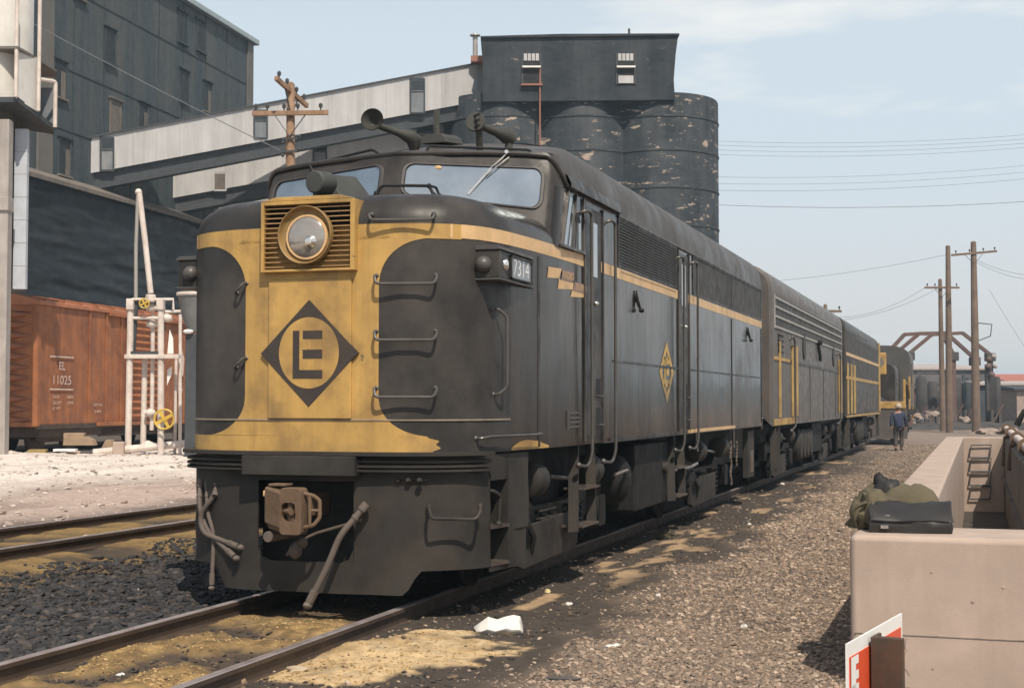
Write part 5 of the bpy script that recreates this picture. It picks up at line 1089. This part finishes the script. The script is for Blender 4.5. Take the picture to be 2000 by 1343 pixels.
MB().box(X5(68,1.3),X5(97,1.3),1.3,1.35,Z5(218),Z5(142)).build('screen_panel', M_louv, ws)
MB().box(X5(-140),X5(16,.5),.5,1.6,Z5(560),Z5(200)).build('dark_shed', mat('shed_brown', (.07,.06,.05), .8, dirt=(.12,.10,.08)), ws)
M_colm = mat('stained_column', (.36,.325,.30), .7, var=.15, dirt=(.2,.17,.15), damt=.6, dscale=2, stretch=(1,1,.2)); M_pale = mat('pale_blue_block', (.46,.49,.54), .7, var=.06, dirt=(.36,.36,.37), damt=.5, dscale=3)
g = MB().box(X5(-6),X5(16),-.2,.1,-.2,Z5(232)); g.build('column', M_colm, ws, bevel=.02); MB().box(X5(-10),X5(18),-.26,.14,Z5(412),Z5(385)).build('column_collar', M_colm, ws, bevel=.02)
c0 = None
for k in range(7):
    zt, zb2 = Z5(238+k*46), Z5(238+(k+1)*46-.5)
    MB().box(X5(21,.6),X5(46,.6),.6,.75,zb2,zt).build('concrete_block', M_pale, ws, bevel=.006)
# ---------------------------------------------------------------- concrete pit on the right
pit = thing('concrete_pit', 'long concrete pit with thick pale walls beside the gravel', 'concrete pit', (-.80, 9.68, 0))
W = lambda x0,x1,y0,y1,z0,z1: MB().box(x0+.80,x1+.80,y0-9.68,y1-9.68,z0,z1)
T_ = .83
W(-.82,5.0,9.68,10.45,-.6,T_).build('front_wall', M_conc, pit, bevel=.045, seg=2)
W(-.80,-.36,10.45,38.0,-1.1,T_-.004).build('side_wall', M_conc, pit, bevel=.035, seg=2)
W(-.80,.62,38.0,38.4,-1.1,T_-.002).build('far_wall', M_conc, pit, bevel=.03)
W(.62,1.02,10.45,38.4,-1.1,.80).build('right_wall', mat('shaded_concrete', (.17,.14,.115), .9, var=.2, dirt=(.09,.075,.06), damt=.7, dscale=1.0), pit, bevel=.03)  # concrete darkened to put this wall's shade into its colour
W(-.36,.62,10.45,38.0,-1.2,-1.05).build('pit_floor', mat('shaded_pit_soil', (.045,.037,.03), .95, var=.3, dirt=(.09,.07,.055)), pit)  # soil colour darkened for the shade inside the pit
W(-.79,5.0,9.674,9.682,.187,.193).build('pour_joint', mat('joint_grey', (.31,.25,.20), .9, var=.4, vscale=5), pit, ang=0)  # darker grey of the joint, also used for tie marks and cracks
for k, (x, z) in enumerate(((-.30,.60),(-.30,-.02),(.52,.60),(.52,-.02),(-.05,.42),(.14,.52))): MB().lathe([(.009 if k < 4 else .012,0),(.007,.002)], (x+.80,-.0015,z), (0,-1,0), 10).build('form_tie_mark', MATS['joint_grey'], pit, ang=0)
_r3 = random.Random(3)
for (x, z, n) in ((-.45,.20,7),(.30,.46,5),(.62,.10,6)):
    P = [Vector((x+.80,-.0045,z))]
    for k in range(n): P.append(P[-1]+Vector((_r3.uniform(-.03,.035),0,-_r3.uniform(.02,.06))))
    MB().tube(P, .0016, 4).build('hairline_crack', MATS['joint_grey'], pit, ang=0)
ld = thing('wall_ladder', 'iron rung ladder fixed to the far wall of the pit', 'ladder', (0, 38.0, 0)); r0 = None
for k in range(4):
    pts = [at_plane(x, y+k*27, Vector((0,38,0)), Vector((0,1,0))) for x, y in ((1893,893),(1897,869),(1936,868),(1933,893))]
    MB().tube([(p.x, -.06, p.z) for p in pts] , .018, 6).build('rung', M_gdk, ld)
    MB().tube([(pts[0].x,-.06,pts[0].z),(pts[3].x,-.06,pts[3].z)], .018, 6).build('rung', M_gdk, ld)
def leaning(label, name, a, b_, r, m):
    P = at_z(*a, -1.05); q = at_plane(b_[0], b_[1], P, Vector((0,1,0))); g = MB(); g.tube([(0,0,0), q-P], r, 7); g.beam(Vector((0,0,0)), (q-P)*.10, r*5, r*3); o = g.build(name, m); o.location = P; return tag(o, label, 'tool')
leaning('upright tool handle leaning in the far corner of the pit', 'hand_tool', (1892,994), (1887,884), .028, M_gdk); leaning('slanting tool handle leaning against the upright one in the pit', 'hand_tool', (1900,994), (1888,888), .028, M_gdk)
def lump(name, label, cat, loc, sz, m, seed, n=18, amp=.35, rot=0, par=None):
    g = MB(); rows = []
    for i in range(n//2+1):
        t = PI*i/(n//2); row = []
        for k in range(n):
            a = 2*PI*k/n; d = Vector((math.sin(t)*math.cos(a), math.sin(t)*math.sin(a), math.cos(t)))
            f = 1 + amp*2*(float(vnoise(seed*7+d.x*1.7+d.z*1.1+9, seed*3+d.y*1.7-d.z*.9+9))-.5) + amp*(float(vnoise(seed*5+d.x*4+d.z*3+20, seed+d.y*4+20))-.5)
            row.append(Vector((d.x*sz[0]*f, d.y*sz[1]*f, max(-.2*sz[2], d.z*sz[2]*f)+.2*sz[2])))
        rows.append(row)
    g.grid(rows, flip=True, wrap=True); o = g.build(name, m, par, ang=70); o.location = loc; o.rotation_euler = (0,0,rot)
    if label: tag(o, label, cat)
    return o
p = at_z(1908, 995, -1.05); lump('orange_rag', 'orange and white rag heap at the foot of the pit tools', 'rag', (p.x,p.y,-1.05), (.16,.14,.12), mat('orange_rag', (.45,.22,.07), .9, var=.3, dirt=(.6,.5,.4), damt=.8, dscale=6), 3)
pp = thing('service_pipe', 'pale flanged pipe on rusty stands along the pit edge', 'pipe', (.78, 17, .94)); MB().tube([(0,0,0),(0,29,0)], .085, 14).build('pipe', M_wpaint, pp)
for y in (3.5, 9.0, 15.0, 21, 27): MB().cyl((0,y,0),(0,y+.12,0),.15).build('flange', M_rust, pp); MB().box(-.05,.05,y+.5,y+.6,-.16,-.07).build('stand', M_rust, pp)
tb = MB(); tb.tube([(-.02,13,0),(-.14,13.4,-.1),(-.2,13.5,-.6)], .05, 8); tb.tube([(-.02,20,0),(-.15,20.2,-.1),(-.2,20.3,-.8)], .05, 8); tb.build('branch_pipe', M_rust, pp)
vs_ = thing('pump_stand', 'dark machine stand on the pit edge by the flanged pipe', 'machine', (1.25, 33, .6)); g = MB(); g.box(-.25,.7,-.3,.5,0,.9); g.build('base', M_dark, vs_, bevel=.06); g = MB(); g.lathe([(.22,.9),(.25,1.0),(.18,1.5),(.10,1.8),(.10,2.3)], (.3,.1,0), (0,0,1), 12); g.build('motor', M_black, vs_); MB().tube([(.1,0,.8),(-.3,0,.9),(-.45,0,.6)], .07, 8).build('arm', M_dark, vs_)
# bag, case and cap on the wall corner
cs = thing('tool_case', 'slumped black leather case with bright clasps lying flat on the concrete wall corner', 'case', (-.45, 10.04, T_), .06)
g = MB(); rows = []
def case_ring(x, k):
    t = (x+.27)/.54; j = lambda q: .014*(float(vnoise(x*9+q*3.1+5, q*2.3+k))-.5)*2; sag = .022*math.sin(PI*t)
    e_ = .94 if t in (0, 1) else 1
    P = [(-.165,.0),(-.172,.04),(-.168,.078),(-.155,.092),(-.06,.150-sag*.4),(.02,.196-sag),(.06,.206-sag),(.14,.198-sag*.6),(.178,.175),(.185,.09),(.18,.0)]
    return [Vector((x + j(i+20)*.8, y*e_ + j(i), max(0, z*e_ + (j(i+9) if z > .05 else 0)))) for i, (y, z) in enumerate(P)]
xs_ = [-.27, -.262, -.22, -.15, -.07, .0, .07, .15, .22, .262, .27]
R_ = [case_ring(x, 0) for x in xs_]; g.grid(R_, flip=True); g.add(R_[0], [tuple(range(len(R_[0])))]); g.add(R_[-1], [tuple(range(len(R_[-1])-1, -1, -1))])
g.build('case', M_leather, cs, ang=38); MB().tube([(x, -.172+.004*math.sin(9*x), .083+.006*math.sin(14*x)) for x in [-.25+.05*i for i in range(11)]], .006, 6).build('seam', M_black, cs)
MB().box(-.16,-.13,-.135,-.12,.100,.118).build('clasp', M_chrome, cs); MB().box(-.19,-.14,-.182,-.170,.03,.052).build('clasp', M_chrome, cs)
bgc = thing('canvas_bag', 'olive canvas bag slumped behind the black case on the wall corner', 'bag', (-.62, 10.24, T_), .15)
lump('bag_body', None, None, (.06,.10,0), (.27,.22,.235), M_canvas, 5, 30, .34, 0, bgc); lump('bag_flap', None, None, (-.12,-.03,0), (.13,.17,.19), M_canvas, 9, 26, .42, 0, bgc); lump('bag_pocket', None, None, (.26,.12,0), (.17,.17,.20), M_canvas, 12, 26, .35, 0, bgc)
MB().tube(bend([(-.20,-.12,.02),(-.24,-.14,.14),(-.12,-.16,.20),(-.06,-.12,.10),(-.1,-.16,.02)], .05), .014, 6).build('strap', M_canvas, bgc)
lump('cloth_cap', 'dark cap resting on top of the olive bag', 'cap', (-.60, 10.46, T_+.22), (.11,.12,.11), M_leather, 21, 24, .5)
# ---------------------------------------------------------------- red and white sign in the foreground
D1 = 5.5; Pn = at_depth(1655, 1257, D1); Pf = at_depth(1762, 1197, D1*1.146); du = Vector((Pf.x-Pn.x, Pf.y-Pn.y, 0)); Ls = du.length; du.normalize(); dn = Vector((du.y, -du.x, 0))
sg_t = thing('warning_sign', 'red and white warning sign on a brown steel post before the concrete wall', 'sign', (Pn.x, Pn.y, -.16), math.atan2(du.y, du.x))
zt = Pn.z+.16
MB().box(0, Ls, .0, .008, zt-.62, zt).build('sign_plate', M_white, sg_t)
MB().box(.022, Ls-.035, -.003, .0, zt-.58, zt-.055).build('sign_field', M_red, sg_t, ang=0)
g = MB(); put_text(g, 'F', (.085, -.0055, zt-.13), (1,0,0), (0,0,1), .125, 1.2, 2); put_text(g, 'E', (.085, -.0055, zt-.24), (1,0,0), (0,0,1), .125, 1.2, 2); g.build('sign_lettering', M_white, sg_t, ang=0)
q = at_depth(1720, 1225, D1*1.03); lx = (q-Vector((Pn.x,Pn.y,0))).dot(du)+.11
g = MB(); g.box(lx-.03, lx+.012, -.14, -.012, 0, zt-.015); g.build('post', M_brown, sg_t, bevel=.004); g = MB(); g.box(lx+.012, lx+.10, -.026, -.012, 0, zt-.015); g.build('post_flange', M_brown, sg_t, bevel=.003)
# ---------------------------------------------------------------- gantry frames beyond the yard
def frame(label, D, pts):
    o_, k = camframe(1830, D, 0); t = thing('portal_gantry', label, 'gantry', o_, YAW); P = [Vector(((x-1830)*k, 0, (786-y)*k+CAM_H)) for x, y in pts]
    for a, b_ in zip(P, P[1:]): MB().beam(a, b_, .28, .24).build('beam', M_redfr, t)
    for p in (P[0], P[-1]): MB().beam(p, Vector((p.x, 0, -.3)), .34, .34).build('leg', M_redfr, t)
    for p in (P[0], P[-1]): MB().box(p.x-.35,p.x+.35,-.3,.3,p.z-.5,p.z+.1).build('hanger_box', M_dkwall, t, bevel=.05)
frame('rusty six sided gantry frame whose leg stands by the road switcher', 98, ((1732,692),(1768,653),(1800,651),(1842,652),(1862,690)))
frame('middle rusty gantry frame between the train and the tall poles', 101, ((1748,692),(1797,651),(1850,650),(1905,700)))
frame('widest rusty gantry frame reaching right past the tallest pole', 105, ((1777,690),(1822,653),(1882,650),(1935,692)))
gt = thing('gantry_machinery', 'cluster of floodlights and boxes on a leg of the widest gantry', 'machinery', tuple(at_depth(1935,786,104.5).xy)+(0,), YAW)
for (px, py, s) in ((1930,702,.45),(1940,696,.4),(1928,716,.5),(1942,715,.35),(1935,732,.5)):
    MB().ball(((px-1935)*.0376,-.3,(786-py)*.0376+CAM_H), s*.5, 10, 8).build('lamp_housing', M_farroof if s < .42 else M_redfr, gt)
MB().beam((-.1,0,0),(-.1,0,4.5),.5,.4).build('mast', M_dkwall, gt)
# ---------------------------------------------------------------- far buildings, bins and rubble
def shed(name, label, px0, px1, pyt, pyb, D, depth, mw, mr, roof=.6, parts=None, cat='building'):
    o_, k = camframe((px0+px1)/2, D, 0); w2 = (px1-px0)*k; z1 = (786-pyt)*k+CAM_H; t = thing(name, label, cat, o_, YAW)
    MB().box(-w2/2, w2/2, 0, depth, -.3, z1).build('wall', mw, t, ang=0)
    if roof: MB().prism([(-w2/2-.3,-.3,z1),(w2/2+.3,-.3,z1),(w2/2+.3,depth*.5,z1+roof*1.0),(-w2/2-.3,depth*.5,z1+roof)], (0,0,.15)).build('roof', mr, t, ang=0)
    n = max(2, int(w2/2.2))
    for i in range(n):
        x = -w2/2+(i+.5)*w2/n; MB().box(x-.06, x+.06, -.07, 0, -.3, z1).build('wall_post', M_dkwall, t, ang=0)
        if parts: MB().box(x+.2, x+.2+w2/n*.55, -.03, .0, z1*.30, z1*.62).build('window', M_gdk, t, ang=0)
    return t
shed('engine_house', 'long grey engine house with pale roof behind the gantry frames', 1772, 1925, 722, 830, 135, 22, mat('far_grey_wall', (.105,.10,.105), .8, var=.2, vscale=.4, dirt=(.19,.17,.16), damt=.5, dscale=.3), M_farroof, .7, True)
shed('dark_shed', 'dark timber shed with a thin pale roof line beyond the pit', 1912, 2030, 752, 838, 112, 9, mat('far_blue_dark', (.050,.055,.065), .85, var=.3, vscale=.5), M_farroof, .25)
shed('red_roofed_house', 'small house with faded red roof beyond the dark shed', 1972, 2040, 748, 800, 160, 14, mat('far_brown_wall', (.16,.12,.11), .8), M_farred, 1.0, True)
shed('loading_shed', 'pale pink shed behind the pit machinery', 1986, 2060, 762, 835, 100, 6, mat('far_pink_wall', (.32,.25,.22), .8, var=.15), M_gdk, .2)
for k, (px, w2, yt, lab, m) in enumerate(((1800,22,735,'narrow dark bin beside the road switcher cab',M_dkwall),(1822,20,745,'dark bin with rounded top left of the poles',M_dkwall),(1868,20,738,'stacked dark bin between the two tall poles',M_dkwall),(1890,16,745,'slim grey bin behind the tallest pole',M_gdk),(1944,22,735,'dark square bin beneath the floodlight cluster of the widest gantry',M_dkwall))):
    o_, kk = camframe(px, 112-k*3, 0); z = (786-yt)*kk+CAM_H; t = thing('ash_bin', lab, 'bin', o_, YAW); r = w2*kk/2
    MB().lathe([(r*.7,.9),(r,1.5),(r,z-.3),(r*.8,z)], (0,0,0), (0,0,1), 14 if k != 4 else 4).build('bin', m, t, ang=40)
    for a in (-.7,.7): MB().box(a*r-.09,a*r+.09,-.2,.2,-.2,1.2).build('leg', M_dkwall, t)
    MB().beam((-r,-r-.05,.2),(r,-r-.05,1.6),.12,.1).build('brace', M_redfr, t)
_r2 = random.Random(11); o_, kk = camframe(1850, 116, 0); tr_ = thing('ash_trestle', 'dark timber ash trestle of posts, beams and braces below the gantry frames', 'trestle', o_, YAW)
XT = lambda px: (px-1850)*kk
ZT = lambda py: (786-py)*kk+CAM_H
for px in list(range(1778, 1926, 11)):
    yt = 742+_r2.uniform(-14, 22); w0 = _r2.uniform(.16,.34); yy = _r2.uniform(-1.5,2)
    MB().box(XT(px)-w0/2, XT(px)+w0/2, yy-w0/2, yy+w0/2, -.3, ZT(yt)).build('post', _r2.choice([M_dkwall, M_dkwall, M_gdk, M_redfr]), tr_, ang=0)
    if _r2.random() < .6: MB().beam((XT(px),yy,_r2.uniform(0,.8)),(XT(px+_r2.choice([-14,14])),yy,_r2.uniform(2,3.4)),.14,.12).build('brace', _r2.choice([M_dkwall, M_redfr]), tr_, ang=0)
for py, a, b_ in ((752,1776,1850),(764,1840,1925),(800,1776,1925),(728,1790,1830)): MB().box(XT(a),XT(b_),-.2,.15,ZT(py)-.14,ZT(py)+.14).build('beam', M_dkwall, tr_, ang=0)
for a, b_, t0, t1 in ((1786,1812,758,806),(1816,1846,768,812),(1862,1886,756,812),(1902,1926,762,815)): MB().box(XT(a),XT(b_),.3,2.2,ZT(t1),ZT(t0)).build('bin_wall', _r2.choice([M_dkwall, M_gdk]), tr_, bevel=.03)
bm = MB()
for k in range(60): 
    px = 1780+k*4; bm.add([tuple(at_depth(px+dx, 786, 96+dy).xy)+(zz,) for dx, dy, zz in ((0,0,-.3),(4,0,-.3),(4,1.2,.22+.25*float(vnoise(k*.35,3))),(0,1.2,.22+.25*float(vnoise((k-1)*.35,3))),(4,6,.2),(0,6,.2))], [(0,1,2,3),(3,2,4,5)])
struct(bm.build('embankment', mat('dark_bank', (.05,.045,.042), .95, var=.3, vscale=1.5), None))
for k, (px, py, w2) in enumerate(((1792,806,40),(1822,800,30),(1882,812,26),(1846,808,14),(1930,838,60),(1965,836,40))):
    D = 94 if py < 820 else 84; p = at_depth(px, py, D); lump('rubble_heap', ['pale rubble heap under the gantry nearest the train','pale rubble heap left of the poles','pale rubble heap between the tall poles','small pale rubble heap at the pole feet','long pinkish rubble heap right of the tallest pole','pinkish rubble heap behind the pit end wall'][k], 'rubble', (p.x, p.y, max(-.15,p.z-.4)), (w2*D/FPX/2*.8, .6, .28), mat('pale_rubble', (.26,.20,.17), .9, var=.3, vscale=3, bump=.5, bscale=6), 30+k, 22, .5, YAW)
struct(MB().box(-700, 500, 900, 920, -2, 12).build('far_tree_line', mat('far_hazy_woods', (.20,.205,.20), .95, var=.2, vscale=.05), None, ang=0))
# ---------------------------------------------------------------- the man walking away
ps = thing('person', 'man in blue jacket and hard hat walking away beside the train', 'person', (-2.90, 56.5, -.12), .12)
def skin(name, V, E_, R, m, par, sub=2, root=0):
    me = bpy.data.meshes.new(name); me.from_pydata(V, E_, []); o = bpy.data.objects.new(name, me); COL.objects.link(o); o.parent = par
    o.modifiers.new('skin', 'SKIN'); me.skin_vertices[0].data
    for i, r in enumerate(R): me.skin_vertices[0].data[i].radius = (r, r) if not isinstance(r, tuple) else r; me.skin_vertices[0].data[i].use_root = (i == root)
    s = o.modifiers.new('sub', 'SUBSURF'); s.levels = sub; s.render_levels = sub; me.materials.append(m); o.modifiers['skin'].use_smooth_shade = True; return o
M_skin = mat('skin_tone', (.35,.20,.14), .6, var=.1); M_jkt = mat('blue_jacket_cloth', (.026,.034,.072), .85, var=.2, vscale=6); M_trs = mat('dark_trouser_cloth', (.05,.042,.038), .9, var=.2, vscale=6); M_hat = mat('pale_hard_hat', (.36,.30,.24), .5)
J = [(0,0,.92),(0,0,1.12),(0,.0,1.36),(0,.01,1.47),(0,.02,1.56),(0,.03,1.68),
     (.19,0,1.38),(.27,.05,1.12),(.27,.13,.88),(.27,.16,.80), (-.19,0,1.38),(-.27,-.04,1.12),(-.26,-.02,.88),(-.26,0,.80),
     (.10,0,.86),(.11,.10,.48),(.10,-.02,.08),(.11,.12,.04), (-.10,0,.86),(-.11,.02,.47),(-.12,-.16,.10),(-.12,-.06,.05)]
E_ = [(0,1),(1,2),(2,3),(3,4),(4,5),(2,6),(6,7),(7,8),(8,9),(2,10),(10,11),(11,12),(12,13),(0,14),(14,15),(15,16),(16,17),(0,18),(18,19),(19,20),(20,21)]
R = [.14,.14,.15,.06,.09,.09,.065,.05,.035,.035,.065,.05,.035,.035,.09,.065,.045,.04,.09,.065,.045,.04]
skin('body', J, E_, R, M_skin, ps)
skin('jacket', [(0,0,.78),(0,0,1.10),(0,0,1.37),(.20,0,1.39),(.28,.05,1.12),(.28,.12,.90),(-.20,0,1.39),(-.28,-.04,1.12),(-.27,-.02,.90)], [(0,1),(1,2),(2,3),(3,4),(4,5),(2,6),(6,7),(7,8)], [(.215,.175),(.19,.155),(.19,.15),.085,.068,.058,.085,.068,.058], M_jkt, ps)
skin('trousers', [(0,0,.95),(.10,0,.84),(.115,.10,.48),(.10,-.02,.09),(-.10,0,.84),(-.115,.02,.47),(-.12,-.15,.11)], [(0,1),(1,2),(2,3),(0,4),(4,5),(5,6)], [(.17,.14),.115,.085,.07,.115,.085,.07], M_trs, ps)
g = MB(); g.lathe([(.125,1.64),(.135,1.66),(.13,1.71),(.10,1.77),(.05,1.80),(0,1.805)], (0,.02,0), (0,0,1), 18); g.lathe([(.165,1.64),(.165,1.655),(.12,1.66)], (0,.02,0), (0,0,1), 18); g.build('hard_hat', M_hat, ps)
for x, y in ((.105,.06),(-.12,-.09)): MB().ball((x,y,.05),.1,10,8,(.55,1.35,.55)).build('boot', M_leather, ps)
# ---------------------------------------------------------------- litter
def litter(label, px, py, w2, d2, h2, m=M_paper, seed=1, z=-.12, name='litter_scrap', amp=.45):
    p = at_z(px, py, z); zz_ = float(ground_at(np.array([p.x]), np.array([p.y]))[0]); return lump(name, label, 'litter', (p.x, p.y, zz_), (w2, d2, h2), m, seed, 20, amp, seed)
p = at_z(974, 1232, -.12); pz = float(ground_at(np.array([p.x]), np.array([p.y]))[0]); g = MB()
_r = random.Random(5); top = []; n_ = 9
xs_ = [-.19,-.14,-.08,-.02,.05,.11,.16,.19]; rows = []
for i, x in enumerate(xs_):
    h = (.05,.09,.12,.10,.125,.13,.12,.07)[i]; rows.append([Vector((x+_r.uniform(-.01,.01), y*(.7+.3*(i>1))+_r.uniform(-.012,.012), z*h+_r.uniform(-.008,.008))) for y, z in ((-.10,.02),(-.115,.35),(-.06,.8),(-.01,1.02),(.05,.85),(.10,.3),(.09,.02))])
g.grid(rows); o = g.build('paper_bag', M_paper, None, ang=28, solid=.004); o.location = (p.x, p.y, pz); o.rotation_euler = (0,0,.35); tag(o, 'crumpled white paper bag lying on the dark dirt beside the front rail', 'litter')
litter('flat torn scrap beside the near rail at the bottom edge', 580, 1312, .07, .05, .03, mat('tan_paper', (.42,.34,.24), .85), 3)
litter('small white scrap on the cinders left of the track', 131, 1166, .022, .02, .014, seed=4)
litter('tiny white scrap on the cinders nearer the locomotive', 268, 1166, .02, .02, .014, seed=5)
litter('white scrap on the sand between the front rails', 236, 1312, .03, .025, .018, seed=6)
litter('white scrap lying alone in the middle of the gravel', 1197, 1258, .05, .03, .02, seed=7)
litter('bluish white scrap in the gravel near the pit', 1452, 1219, .035, .03, .03, seed=8)
litter('yellowish scrap on the dark dirt beside the locomotive steps', 1070, 1155, .035, .03, .022, mat('yellowish_paper', (.60,.50,.25), .85), 9)
litter('white scrap on the dirt behind the yellowish one', 1286, 1160, .025, .02, .018, seed=10)
litter('brown lump beside the near rail by the crushed scrap', 475, 1332, .03, .02, .03, M_tanb, 11)
litter('grey stone lump in front of the paper bag', 925, 1192, .05, .04, .03, M_stone if False else M_hose, 12)
litter('yellow stained lump on the dirt by the front truck', 1300, 1048, .07, .05, .035, mat('yellow_rock', (.42,.30,.13), .9), 13)
litter('white lump between the siding rails', 152, 1026, .16, .12, .07, M_white, 14, z=.12)
litter('pinkish lump just right of the siding rails', 178, 1056, .12, .09, .05, mat('pale_pink_lump', (.55,.44,.36), .9), 15, z=.12)
litter('dark stick of wood at the bottom of the gravel', 1100, 1320, .10, .02, .02, M_dkwall, 16)
litter('white scrap by the far train wheels', 1528, 946, .06, .04, .03, seed=17)
litter('pale scrap in the gravel beside the rail spill', 1463, 1022, .03, .03, .02, seed=18)
litter('small pale scrap on the gravel right of the paper bag', 1112, 1178, .03, .02, .02, seed=19)
# ---------------------------------------------------------------- thin summer haze over the yard
hm = bpy.data.materials.new('haze_air'); hm.use_nodes = True; hn_ = hm.node_tree; hn_.nodes.clear()
ho_ = hn_.nodes.new('ShaderNodeOutputMaterial'); pv = hn_.nodes.new('ShaderNodeVolumePrincipled')
pv.inputs['Color'].default_value = (.62, .84, 1.0, 1); pv.inputs['Density'].default_value = .0006; pv.inputs['Anisotropy'].default_value = .0
hn_.links.new(pv.outputs[0], ho_.inputs['Volume'])
hz_ = MB().box(-920, 920, -70, 1520, -3.5, 30).build('haze', hm, None, ang=0); hz_['kind'] = 'stuff'
